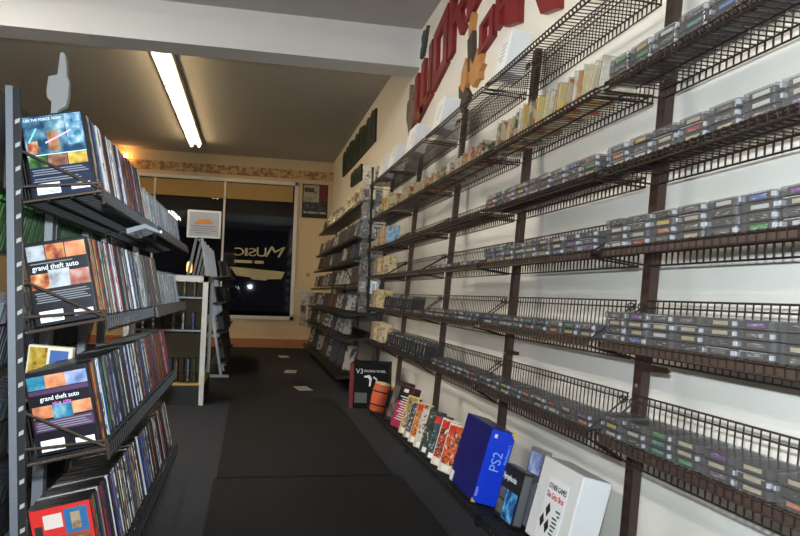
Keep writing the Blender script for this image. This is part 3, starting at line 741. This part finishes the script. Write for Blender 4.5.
# wooden cut-outs
wood_o = simple('wood_orange', rgb(184, 130, 74), .6, noise=.12, nscale=10); wood_d = simple('wood_dark', rgb(62, 50, 46), .6)
t = wallsign('wooden_cutout', 'orange and dark wooden cut-out plaque on the wall below the red letters', 'wall plaque')
def wall_poly(name, poly, mat, parent, th=.03): return MB().prism(poly, -th, 0, 'x').build(name, mat, parent)
wall_poly('tip', [(4.72, 2.90), (4.66, 2.98), (4.60, 2.93), (4.63, 2.83), (4.71, 2.80)], wood_o, t)
wall_poly('shaft', [(4.74, 2.80), (4.62, 2.83), (4.60, 2.62), (4.70, 2.57)], wood_d, t)
wall_poly('fan', [(4.64, 2.64), (4.58, 2.58), (4.48, 2.66), (4.47, 2.60), (4.40, 2.60), (4.43, 2.55), (4.37, 2.52), (4.43, 2.49), (4.42, 2.44), (4.50, 2.45), (4.56, 2.42), (4.64, 2.48)], wood_o, t, .036)
wall_poly('grip', [(4.84, 2.60), (4.75, 2.68), (4.70, 2.60), (4.72, 2.50), (4.78, 2.44), (4.86, 2.50)], wood_o, t, .036)
wall_poly('foot', [(4.92, 2.52), (4.84, 2.54), (4.72, 2.45), (4.66, 2.40), (4.74, 2.36), (4.84, 2.32), (4.90, 2.38)], wood_d, t)
t = wallsign('grey_cutout', 'slim grey cut-out figure hung on the wall where the beam meets it', 'wall plaque')
wall_poly('figure', [(6.22, 3.14), (6.12, 3.14), (6.06, 3.22), (6.02, 3.30), (5.98, 3.36), (6.06, 3.33), (6.10, 3.36), (6.18, 3.32), (6.16, 3.24), (6.20, 3.22)], simple('cut_grey', rgb(58, 60, 62), .6), t)
t = wallsign('wall_art', 'slim mottled grey green cut-out plaque on the wall left of the red letters', 'wall plaque')
wall_poly('figure', [(6.62, 3.02), (6.54, 3.0), (6.50, 2.84), (6.38, 2.80), (6.34, 2.62), (6.44, 2.60), (6.52, 2.50), (6.60, 2.52), (6.64, 2.62), (6.72, 2.70), (6.70, 2.86), (6.62, 2.88)],
          picture('cut_mottled', [rgb(50, 60, 48), rgb(96, 96, 88), rgb(120, 114, 108), rgb(80, 60, 50)], 8), t)
# green letter boards farther along
t = wallsign('green_letter_sign', 'long dark green raised lettering on the far right wall', 'sign')
n = 9; y = 11.7
for k, ch in enumerate('MICROSOFT'):
    p = MB(); u0 = 11.68-k*.345
    z0 = 2.92-.004*k; hh = .36+.02*(k % 3)
    p.prism([(u0, z0), (u0-.33, z0-.004), (u0-.33, z0+hh), (u0-.22, z0+hh-.02), (u0-.12, z0+hh+.03), (u0, z0+hh)], -.03, 0, 'x'); p.build('letter_block', green_dark, t)
    m = frame((-.034, u0-.03, z0+.05), (0, -1, 0), (0, 0, 1), (-1, 0, 0)); letter(ch, .40, simple('green_face', rgb(38, 58, 46), .5) if 'green_face' not in bpy.data.materials else bpy.data.materials['green_face'], t, m, name='letter', squash=.75, extrude=.006)
t = wallsign('small_green_sign', 'small dark green raised lettering below the long green sign', 'sign')
for k, ch in enumerate('XBOX'):
    p = MB(); u0 = 10.62-k*.25; p.box(-.03, 0, u0-.245, u0, 2.60-.01*k, 2.80+.01*(k % 2)-.008*k); p.build('letter_block', green_dark, t)
    letter(ch, .2, bpy.data.materials['green_face'], t, frame((-.034, u0-.03, 2.62-.01*k), (0, -1, 0), (0, 0, 1), (-1, 0, 0)), name='letter', extrude=.006)

# ------------------------------------------------------------------ left gondola
TA = rad(12)
UPL = V((-math.sin(TA), 0, math.cos(TA))); OUTL = V((math.cos(TA), 0, math.sin(TA)))
LO = [(-.357, 1.235), (-.336, .946), (-.319, .656), (-.296, .350)]        # outer lower edge of each tier's cases
LRN = ['top', 'second', 'third', 'bottom']
def lframe(r, y, extra=0): return frame((LO[r][0]+extra, y, LO[r][1]), OUTL, (0, 1, 0), UPL)
cen = empty('gondola_rack', 'black and silver slotted display rack frame on the left of the aisle', 'rack', M.Translation((-.60, 1.66, 0)))
# front post: silver face with slotted black side, leaning
fp = MB(); fp.prism([(.1675, 0), (.1835, 0), (.095, 1.43), (.081, 1.43)], -.03, -.018, 'y')
fp.build('front_post', simple('post_silver', rgb(112, 114, 120), .45, .5), cen)
ss = MB(); ss.prism([(.184, 0), (.200, 0), (.1085, 1.43), (.0955, 1.43)], -.028, -.018, 'y', 0)
for k in range(26):
    z = .10+k*.050; x = .1862-.062*z
    ss.prism([(x+.001, z), (x+.010, z+.005), (x+.010, z+.014), (x+.001, z+.009)], -.029, -.0275, 'y', 1)
ss.build('slotted_strip', [black_metal, slot_grey], cen)
for y in (.72, 1.22, 1.56, 2.4):
    MB().prism([(-.015, 0), (.02, 0), (-.0, 1.42), (-.02, 1.42)], y-.02, y+.02, 'y').build('post', silver, cen)
    MB().box(-.012, .0, y+.045, y+.07, 0, 1.38).build('post', grey_metal, cen)
MB().prism([(-.015, 1.24), (.058, 1.24), (.055, 1.43), (-.018, 1.43)], .015, 2.45, 'y').build('header_panel', black_metal, cen)
MB().box(-.42, .17, .0, 2.4, 0, .06).build('base', black_metal, cen)
fp2 = MB().prism([(-.24, 0), (-.262, 0), (-.05, 1.43), (-.028, 1.43)], -.03, 0, 'y'); fp2.build('rear_post', grey_metal, cen)
MB().tube([(.10, .1, .33), (.10, 2.3, .33)], .01, 6).build('stretcher', silver, cen)
def lshelf(r, y0, y1, label, rail=False, brace=True):
    t = empty('wire_rack_shelf', label, 'shelf', lframe(r, y0), 'black wire shelves of the left rack')
    L = y1-y0; D = .15; d = MB(); l = MB(); n = int(L/.026)
    for k in range(n+1):
        y = L*k/n
        d.tube([(-D, y, -.005), (.004, y, -.005)], .002, 4)
        l.tube([(.004, y, -.005), (.014, y, .004), (.018, y, .0), (.016, y, -.032)], .0022, 4)
    for fx in (-D, -D*.66, -D*.33, .0): d.tube([(fx, 0, -.009), (fx, L, -.009)], .003, 5)
    l.tube([(.014, 0, .002), (.014, L, .002)], .003, 5); l.tube([(.016, 0, -.032), (.016, L, -.032)], .0035, 5)
    d.build('wire_deck', wire_black, t); l.build('front_lip', wire_black, t)
    bk_ = MB()
    for k in range(n+1): bk_.tube([(-D, L*k/n, -.005), (-D, L*k/n, .10)], .002, 4)
    bk_.tube([(-D, 0, .10), (-D, L, .10)], .003, 5); bk_.build('back_rail', wire_black, t)
    if brace:
        e = MB().tube([(-D-.03, -.014, .03), (.022, -.014, .012)], .0032, 6).tube([(-D-.01, -.014, .125), (.016, -.014, .0)], .0032, 6)
        e.tube([(-D-.03, -.014, .03), (-D-.01, -.014, .125)], .003, 6).tube([(.016, -.014, .0), (.022, -.014, .012), (.016, 0, -.03)], .0035, 6).tube([(-D, -.014, -.008), (.02, -.014, -.006)], .0035, 6)
        e.build('end_brace', simple('wire_bronze', rgb(72, 58, 50), .4, .3) if 'wire_bronze' not in bpy.data.materials else bpy.data.materials['wire_bronze'], t)
    if rail:
        MB().box(.0205, .022, .0, L, -.036, .002).build('price_rail', grey_metal, t)
    return t
lshelf(0, 1.74, 2.62, 'black wire shelf of the left rack, top tier, near bay')
lshelf(1, 1.74, 2.56, 'black wire shelf of the left rack, second tier, near bay')
lshelf(2, 1.74, 3.24, 'black wire shelf of the left rack, third tier')
lshelf(3, 1.74, 3.24, 'black wire shelf of the left rack, bottom tier')
lshelf(0, 2.68, 3.98, 'black wire shelf with grey price rail, left rack top tier, far bay', True, False)
lshelf(1, 2.62, 3.75, 'black wire shelf with grey price rail, left rack second tier, far bay', True, False)

# dvd cases, spines to the aisle
CT, CWd, CHt = .0148, .135, .19
me_dvd = MB().bbox(-CWd, 0, 0, CT, 0, CHt, .0016).mesh('dvd_case', black_plastic)
me_dvdw = MB().bbox(-CWd, 0, 0, CT, 0, CHt, .0016).mesh('dvd_case', simple('clear_grey', rgb(168, 168, 170), .2))
me_spine = MB().box(-.0004, .0006, .0014, CT-.0014, .004, CHt-.004).mesh('spine_insert', spine_mat)
SC = [('white', rgb(225, 225, 225)), ('black', rgb(24, 24, 28)), ('red', rgb(170, 30, 30)), ('blue', rgb(50, 80, 160)), ('orange', rgb(200, 110, 50)), ('gold', rgb(170, 130, 60)),
      ('green', rgb(60, 110, 60)), ('grey', rgb(120, 120, 126)), ('pale blue', rgb(150, 175, 205)), ('dark red', rgb(90, 22, 24)), ('purple', rgb(70, 50, 110)), ('tan', rgb(160, 130, 100))]
WTS = {0: [6, 4, 4, 4, 2, 4, 1, 3, 4, 2, 1, 3], 1: [9, 4, 3, 3, 5, 2, 1, 4, 3, 2, 1, 4], 2: [7, 6, 2, 4, 3, 2, 2, 3, 3, 3, 2, 2], 3: [5, 6, 3, 4, 4, 3, 3, 3, 2, 4, 2, 3]}
def dvd_run(r, y0, y1, pitch, bay, start=0, wts=None):
    k = start; y = y0
    while y < y1:
        far = (y-1.76)/1.5
        wt = wts or WTS[r]
        if r == 2 and far > .62: wt = [2, 2, 9, 1, 6, 2, 1, 1, 1, 8, 1, 2]
        if r == 0 and y > 2.2: wt = [3, 4, 9, 2, 3, 4, 1, 2, 1, 6, 1, 2]
        nm, c = random.choices(SC, wt)[0]
        m = lframe(r, y, random.uniform(-.006, .001)) @ M.Rotation(rad(random.uniform(-1.5, 1.5)), 4, 'Z') @ M.Rotation(rad(random.uniform(-.8, .8)), 4, 'X')
        o = put('dvd_case', me_dvd if random.random() < .84 else me_dvdw, None, m)
        put('spine_insert', me_spine, o, None, c)
        tag(o, f'game case with {nm} spine, {ordinal(k)} from near end, {LRN[r]} tier of left rack', 'game case', f'game cases on the {LRN[r]} tier of the left rack')
        k += 1; y += pitch*random.uniform(.94, 1.08)
    return k
dvd_run(0, 1.778, 2.60, .0172, '', 1)
dvd_run(1, 1.778, 2.50, .0172, '', 1)
dvd_run(2, 1.778, 3.22, .0182, '', 1)
dvd_run(3, 1.778, 3.22, .0182, '', 1)
# the front cases with their backs to us
def cov(nm, *a, **k): return picture(nm, *a, **k)
sky = [rgb(24, 50, 90), rgb(90, 150, 190), rgb(200, 225, 235)]
sunset = [rgb(120, 50, 30), rgb(220, 120, 60), rgb(245, 190, 130)]
def front_case(r, label, base, quads, letters):
    t = put('dvd_case', me_dvd, None, lframe(r, 1.76)); tag(t, label, 'game case', f'game cases on the {LRN[r]} tier of the left rack')
    put('spine_insert', me_spine, t, None, base)
    p = MB().box(-.131, -.003, -.0006, .0, .003, .187, 0); mats = [simple('cover_base', base, .28)]
    for (x0, z0, x1, z1, m) in quads:
        if m not in mats: mats.append(m)
        n_ = p.v.__len__()//8; p.box(x0-.135, x1-.135, -.0008-.00002*n_, -.0006, z0, z1, mats.index(m))
    p.build('back_cover', mats, t)
    for s, size, mat, x, z, sq in letters:
        letter(s, size, mat, t, frame((x-.135, -.0022, z), (1, 0, 0), (0, 0, 1), (0, -1, 0)), squash=sq, extrude=.0002)
    return t
def barcode(): return [(.012, .008, .062, .033, paper), (.085, .012, .126, .026, paper)] + [(.037+.002*i, .010, .038+.002*i, .017, ink) for i in range(11)]
def lines(x0, x1, z0, n, step=.0052): return [(x0+.003*(i % 2), z0+i*step, x1-.006*((i*7) % 3), z0+i*step+.0022, grey_ink) for i in range(n)]
tl_ = cov('pic_teal', [rgb(16, 34, 54), rgb(40, 80, 110), rgb(110, 160, 180), rgb(220, 235, 240)], 26)
pk = cov('pic_tan', [rgb(90, 50, 34), rgb(190, 130, 90), rgb(230, 190, 150)], 30)
pg = cov('pic_green', [rgb(20, 44, 20), rgb(70, 120, 60), rgb(170, 190, 110)], 40)
py_ = cov('pic_yellow', [rgb(110, 80, 20), rgb(225, 180, 60), rgb(250, 225, 130)], 40)
pr_ = cov('pic_brown', [rgb(70, 40, 34), rgb(160, 104, 80), rgb(210, 170, 140)], 40)
po_ = cov('pic_orange', [rgb(60, 30, 26), rgb(190, 90, 50), rgb(230, 160, 100), rgb(245, 215, 170)], 38)
ps_ = cov('pic_sunset', [rgb(120, 60, 70), rgb(240, 150, 100), rgb(250, 200, 150)], 20)
pa_ = cov('pic_aqua', [rgb(20, 70, 100), rgb(60, 150, 180), rgb(190, 225, 230)], 26)
pv_ = cov('pic_violet', [rgb(60, 70, 140), rgb(150, 170, 215), rgb(230, 215, 225)], 26)
pb_ = cov('pic_street', [rgb(120, 90, 80), rgb(200, 205, 210), rgb(235, 235, 235)], 30)
beamw = simple('beam_light', rgb(190, 225, 240), .3); pinkb = simple('beam_pink', rgb(240, 170, 215), .3)
q0 = [(.004, .100, .131, .186, tl_), (.095, .115, .128, .186, cov('pic_column', [rgb(30, 70, 110), rgb(120, 175, 205), rgb(225, 240, 245)], 60)), (.052, .104, .076, .150, pk), (.008, .102, .030, .130, cov('pic_rust', [rgb(120, 40, 24), rgb(210, 110, 70), rgb(235, 200, 160)], 60)),
      (.004, .0965, .131, .0985, beamw), (.005, .070, .044, .096, pg), (.046, .070, .087, .096, pr_), (.089, .070, .130, .096, py_)] + lines(.008, .128, .052, 3) + lines(.008, .11, .037, 2) + barcode()
t = front_case(0, 'game case with blue battle picture facing out, nearest on top tier of left rack', rgb(26, 34, 58), q0, [('USE THE FORCE. NOW', .0085, white_ink, .008, .175, .92)])
sw = MB().prism([(-.125+.0, .128), (-.122, .127), (-.102, .158), (-.105, .159)], -.0021, -.0011, 'y', 0).prism([(-.088, .122), (-.030, .146), (-.030, .149), (-.089, .1255)], -.0021, -.0011, 'y', 1)
sw.build('light_streaks', [simple('streak_cyan', rgb(130, 210, 235), .3), pinkb], t)
q1 = [(.006, .148, .044, .182, pb_), (.046, .148, .086, .182, po_), (.088, .148, .131, .182, ps_), (.006, .083, .044, .118, po_), (.044, .083, .090, .124, pb_), (.088, .083, .131, .118, cov('pic_flag', [rgb(120, 40, 36), rgb(205, 130, 110), rgb(230, 220, 225)], 30))] + lines(.010, .126, .052, 5) + lines(.01, .1, .140, 1) + barcode()
front_case(1, 'game case with orange street pictures facing out, nearest on second tier of left rack', rgb(26, 26, 30), q1, [('grand theft auto', .0165, white_ink, .013, .126, .92)])
q2 = [(.004, .148, .042, .178, pa_), (.042, .148, .085, .178, ps_), (.085, .148, .131, .178, pv_), (.006, .082, .048, .110, ps_), (.048, .076, .090, .110, pa_), (.090, .082, .131, .110, ps_), (.006, .052, .131, .078, simple('plum', rgb(70, 36, 74), .4)), (.004, .136, .131, .146, bpy.data.materials['plum'])] + lines(.010, .126, .056, 4) + barcode()
front_case(2, 'game case with purple and sunset pictures facing out, nearest on third tier, left rack', rgb(22, 18, 26), q2, [('grand theft auto', .015, white_ink, .026, .121, .85), ('vice city', .013, pink_ink, .050, .109, .95)])
q3 = [(.03, .140, .070, .172, simple('card_pale', rgb(196, 180, 170), .5)), (.074, .122, .124, .178, simple('pic_blue', rgb(36, 90, 130), .4)), (.088, .130, .108, .168, cov('pic_bust', [rgb(60, 50, 46), rgb(180, 150, 120), rgb(200, 185, 150)], 40)), (.034, .10, .124, .120, cov('pic_rust2', [rgb(110, 60, 36), rgb(170, 110, 80)], 40)), (.010, .09, .026, .150, ink)]
front_case(3, 'red game case with blue portrait facing out, nearest on bottom tier of left rack', rgb(190, 44, 40), q3, [])
# clear keepers in the far bays
me_kp = MB().bbox(-.13, 0, 0, .028, 0, .145, .002).mesh('clear_keeper', clear('keeper_plastic', rgb(176, 180, 186), .34, .12))
me_kpi = MB().box(-.122, -.006, .006, .020, .008, .132).mesh('cover_insert', art_light)
for r, ys, n in ((0, 2.70, 13), (1, 3.02, 8)):
    for k in range(n):
        y = ys+k*.096; nm, c = random.choice([('grey', rgb(150, 152, 158)), ('white', rgb(215, 215, 220)), ('blue', rgb(120, 140, 175)), ('red', rgb(165, 110, 110)), ('dark', rgb(70, 72, 80))])
        o = put('clear_keeper', me_kp, None, lframe(r, y) @ M.Rotation(rad(random.uniform(-3, 3)), 4, 'Z') @ M.Rotation(rad(-6), 4, 'X')); put('cover_insert', me_kpi, o, None, c)
        tag(o, f'clear security case, {nm} insert, {ordinal(k)} in far bay of left rack {LRN[r]} tier', 'disc case', f'clear security cases on the {LRN[r]} tier of the left rack')
t = put('clear_keeper', MB().bbox(-.135, 0, 0, .03, 0, .195, .002).mesh('clear_keeper', bpy.data.materials['keeper_plastic']), None, lframe(1, 2.565)); put('cover_insert', MB().box(-.127, -.008, .005, .025, .01, .185).mesh('cover_insert', art_light), t, None, rgb(150, 160, 180))
tag(t, 'tall clear security case standing after the run of games, second tier of left rack', 'disc case')
for k in range(9):
    nm, c = random.choice(SC); o = put('dvd_case', me_dvd, None, lframe(1, 2.64+k*.040)); put('spine_insert', me_spine, o, None, c)
    tag(o, f'game case with {nm} spine, {ordinal(k)} beyond tall clear case, second tier', 'game case', 'game cases in the far bay of the second tier')
# loose things seen inside the left rack
o = put('boxed_game_pack', MB().bbox(-.11, 0, 0, .03, 0, .15, .002).mesh('boxed_game_pack', simple('pack_cream', rgb(215, 205, 180), .5)), None, frame((-.462, 2.05, .70), OUTL, (0, 1, 0), UPL) @ M.Rotation(rad(16), 4, 'Y'))
tag(o, 'yellow and blue boxed game tilted inside the left rack behind the third tier', 'boxed game')
MB().box(-.105, -.062, -.0012, 0, .06, .145).build('yellow_picture', py_, o); MB().box(-.055, -.010, -.0012, 0, .05, .14).build('blue_picture', simple('pack_blue', rgb(60, 90, 150), .4), o)
MB().box(-.105, -.03, -.0012, 0, .008, .05).build('orange_strip', py_, o)
# silver glossy sign clip on the top shelf edge
t = empty('sign_clip', 'glossy silver sign clip hanging under the top tier of the left rack', 'clip', lframe(0, 2.12, .03) @ M.Translation((0, 0, -.045)))
MB().prism([(-.03, -.02), (.02, -.012), (.05, -.03), (.06, -.028), (.022, .0), (-.03, -.006)], 0, .20, 'y').build('holder', clear('clip_silver', rgb(150, 153, 158), .8, .08), t)
MB().tube([(.06, .0, -.029), (.06, .22, -.029)], .004, 6).build('edge_rod', silver, t)
# the other side of the gondola
def tinted_case(nm): return MB().bbox(-.135, 0, 0, CT, 0, .19, .0016).mesh(nm, tint_mat)
me_t = tinted_case('game_case')
for r, (x, z, cn, c) in enumerate([(-.80, 1.13, 'green', rgb(58, 112, 48)), (-.84, .80, 'grey', rgb(110, 112, 120)), (-.88, .50, 'dark grey', rgb(58, 60, 66)), (-.90, .22, 'dark grey', rgb(44, 46, 50))]):
    mm = frame((0, 0, 0), (-math.cos(TA), 0, math.sin(TA)), (0, 1, 0), (math.sin(TA), 0, math.cos(TA)))
    t = empty('wire_rack_shelf', f'black wire shelf, far side of left rack, under {cn} cases, {LRN[r]} tier', 'shelf', M.Translation((x, 1.95, z)) @ mm, 'black wire shelves of the left rack')
    d = MB()
    for k in range(60): d.tube([(-.14, k*.026, -.005), (.02, k*.026, -.005), (.02, k*.026, .03)], .002, 4).tube([(-.14, k*.026, -.005), (-.14, k*.026, .13)], .0022, 4)
    for fx, zz in ((-.14, .13), (-.14, -.008), (0.02, .03)): d.tube([(fx, 0, zz), (fx, 1.56, zz)], .003, 5)
    d.build('wire_deck', wire_black, t)
    for k in range(26):
        o = put('game_case', me_t, None, M.Translation((x, 1.97+k*.057, z)) @ mm @ M.Rotation(rad(random.uniform(-4, 4)), 4, 'Z'), tuple(v*random.uniform(.75, 1.2) for v in c[:3])+(1,))
        tag(o, f'{cn} game case, far side of left rack, {LRN[r]} tier, {ordinal(k)} from near end', 'game case', f'cases on the far side {LRN[r]} tier of the left rack')
# pale cut-out sign standing on the rack
t = tag(MB().prism([(-.018, 0), (.006, 0), (.006, .06), (.030, .075), (.036, .10), (.036, .15), (.028, .165), (.022, .215), (.016, .235), (.004, .235), (-.002, .168), (-.030, .160), (-.034, .115), (-.030, .095), (-.016, .085)], -.012, .012, 'y').build('cutout_sign', simple('cutout_grey', rgb(128, 127, 124), .7)),
        'pale grey cut-out standing on top of the left rack', 'sign'); t.location = (-.530, 2.08, 1.43); t.scale = (.78, 1, .90)

# ------------------------------------------------------------------ glass showcase
SX0, SX1, SY0, SY1, SH = -1.05, -.36, 6.54, 7.45, 1.12
t = empty('glass_showcase', 'white framed glass showcase standing beyond the left rack', 'showcase', M.Translation((SX1, SY0, 0)))
W_ = SX0-SX1; D_ = SY1-SY0
MB().box(W_, 0, 0, D_, 0, .17).build('plinth', black_metal, t)
MB().box(W_, 0, 0, D_, .17, .19).build('floor_board', simple('board_tan', rgb(190, 150, 70), .6), t)
f = MB()
for x in (W_, -.045):
    for y in (0, D_-.045): f.box(x, x+.045, y, y+.045, .19, SH)
f.box(W_, 0, 0, .045, SH-.045, SH+.01).box(W_, 0, D_-.045, D_, SH-.045, SH+.01).box(W_, W_+.045, 0, D_, SH-.045, SH+.01).box(-.045, 0, 0, D_, SH-.045, SH+.01)
f.box(-.04, 0, -.004, .03, 0, .19)
f.build('frame', simple('frame_white', rgb(206, 206, 200), .4), t)
MB().box(W_+.045, -.045, .012, .018, .20, SH-.05).build('front_glass', glass, t)
MB().box(-.02, -.014, .045, D_-.045, .20, SH-.05).build('side_glass', glass, t)
MB().box(W_, 0, 0, D_, SH+.004, SH+.012).build('top_glass', glass, t)
MB().box(W_+.03, W_+.04, .05, D_-.05, .19, SH-.05).box(W_+.05, -.05, D_-.035, D_-.025, .19, SH-.05).build('backing_board', simple('backing', rgb(120, 104, 72), .7), t)
for z in (.93, .64):
    g = MB().box(W_+.05, -.05, .05, D_-.06, z, z+.008).build('glass_shelf', clear('shelf_glass', rgb(150, 170, 170), .3, .05), t)
    MB().box(W_+.05, -.05, .045, .052, z-.004, z+.012).build('edge_strip', silver, g)
for r, z in enumerate((.192, .650, .94)):
    for k in range(10 if r == 0 else 6):
        nm, c = random.choice(SC); o = put('dvd_case', me_dvd, None, M.Translation((SX0+.14+k*(.05 if r == 0 else .085), SY0+.12+.02*(k % 2), z)) @ M.Rotation(rad(-90), 4, 'Z') @ M.Translation((0, -.01, 0)) @ M.Diagonal((1, 1.4, 1.05 if r == 0 else .8, 1)))
        put('spine_insert', me_spine, o, None, c)
        tag(o, f'game case with {nm} spine, {ordinal(k)} from left on {["bottom", "middle", "upper"][r]} shelf of glass showcase', 'game case', f'game cases on the {["bottom", "middle", "upper"][r]} shelf of the showcase')

# ------------------------------------------------------------------ second A-frame rack beyond the showcase
AY0, AY1 = 8.62, 11.3
t = empty('a_frame_rack', 'silver A-frame display rack beyond the glass showcase', 'rack', M.Translation((-.60, AY0, 0)))
for k in range(5):
    y = k*(AY1-AY0)/4
    MB().prism([(.30, 0), (.33, 0), (.035, 1.66-.06*(k > 0)), (.005, 1.66-.06*(k > 0))], y-.02, y+.02, 'y').build('leg', silver, t)
    MB().prism([(-.30, 0), (-.33, 0), (-.035, 1.66-.06*(k > 0)), (-.005, 1.66-.06*(k > 0))], y-.02, y+.02, 'y').build('leg', grey_metal, t)
MB().box(-.36, .40, -.03, .03, .0, .03).build('foot_bar', silver, t)
MB().tube([(0, 0, 1.58), (0, AY1-AY0, 1.58)], .012, 8).build('ridge_bar', silver, t)
AS = [(.36, 1.17), (.33, .86), (.36, .52), (.38, .17)]
for x, z in AS:
    MB().prism([(x-.20, z-.03), (x, z), (x, z+.03), (x-.008, z+.03), (x-.012, z+.012), (x-.20, z-.018)], 0, AY1-AY0, 'y').build('shelf_board', black_metal, t)
    MB().prism([(-x+.20, z-.03), (-x, z), (-x, z+.03), (-x+.008, z+.03), (-x+.012, z+.012), (-x+.20, z-.018)], 0, AY1-AY0, 'y').build('shelf_board', black_metal, t)
for r, (x, z) in enumerate(AS):
    for k in range(9):
        y = AY0+.16+k*(AY1-AY0-.3)/8; nm, c = random.choice(FC+[FC[3], FC[1]])
        o = put('clear_keeper', me_k, None, M.Translation((-.60+x-.07, y, z+.012)) @ M.Rotation(rad(random.uniform(48, 66)), 4, 'Z') @ M.Rotation(rad(-14), 4, 'X') @ M.Diagonal((1.0, 1, .95 if r < 3 else 1.4, 1))); put('cover_insert', me_ki, o, None, c)
        tag(o, f'clear case with {nm} cover, {ordinal(k)} from near end, {["top", "second", "third", "bottom"][r]} shelf of A-frame rack', 'game case', f'cases on the {["top", "second", "third", "bottom"][r]} shelf of the A-frame rack')
t = empty('rack_sign', 'white sign with an orange logo standing on the A-frame rack', 'sign', M.Translation((-.55, AY0-.03, 1.76)))
MB().bbox(-.19, .19, -.012, 0, -.16, .16, .006).build('frame', white_card, t)
MB().box(-.165, .165, -.0135, -.012, -.138, .138).build('panel', simple('panel_grey', rgb(176, 178, 184), .5), t)
MB().prism([(-.10, .0), (.10, 0), (.10, .025), (.07, .03), (.065, .06), (-.06, .06), (-.07, .03), (-.10, .025)], -.015, -.0135, 'y').build('orange_logo', simple('logo_orange', rgb(214, 140, 50), .5), t)
pl = MB()
for j, (a, z) in enumerate(((.14, -.03), (.12, -.055), (.14, -.08), (.09, -.105))): pl.box(-a, a, -.0145, -.0135, z, z+.008)
pl.build('printed_lines', grey_ink, t)
MB().box(-.03, .0, -.006, .0, -.20, -.155).build('stem', silver, t)

# ------------------------------------------------------------------ lights and view
fl = bpy.data.lights.new('camera_flash', 'AREA'); fl.shape = 'RECTANGLE'; fl.size = .07; fl.size_y = .04; fl.energy = 44; fl.color = (.80, .92, 1)
fo = bpy.data.objects.new('camera_flash', fl); COL.objects.link(fo)
fo.matrix_world = Rm @ M.Translation((0.0, .12, -.02))
w = bpy.data.worlds.new('night'); S.world = w; w.use_nodes = True
w.node_tree.nodes['Background'].inputs[0].default_value = (.004, .004, .006, 1); w.node_tree.nodes['Background'].inputs[1].default_value = .3
S.view_settings.view_transform = 'Standard'; S.view_settings.look = 'None'; S.view_settings.gamma = 1; S.view_settings.use_curve_mapping = False
S.view_settings.exposure = .85
try:
    S.cycles.use_denoising = True; S.cycles.max_bounces = 8; S.cycles.transparent_max_bounces = 24
except Exception: pass
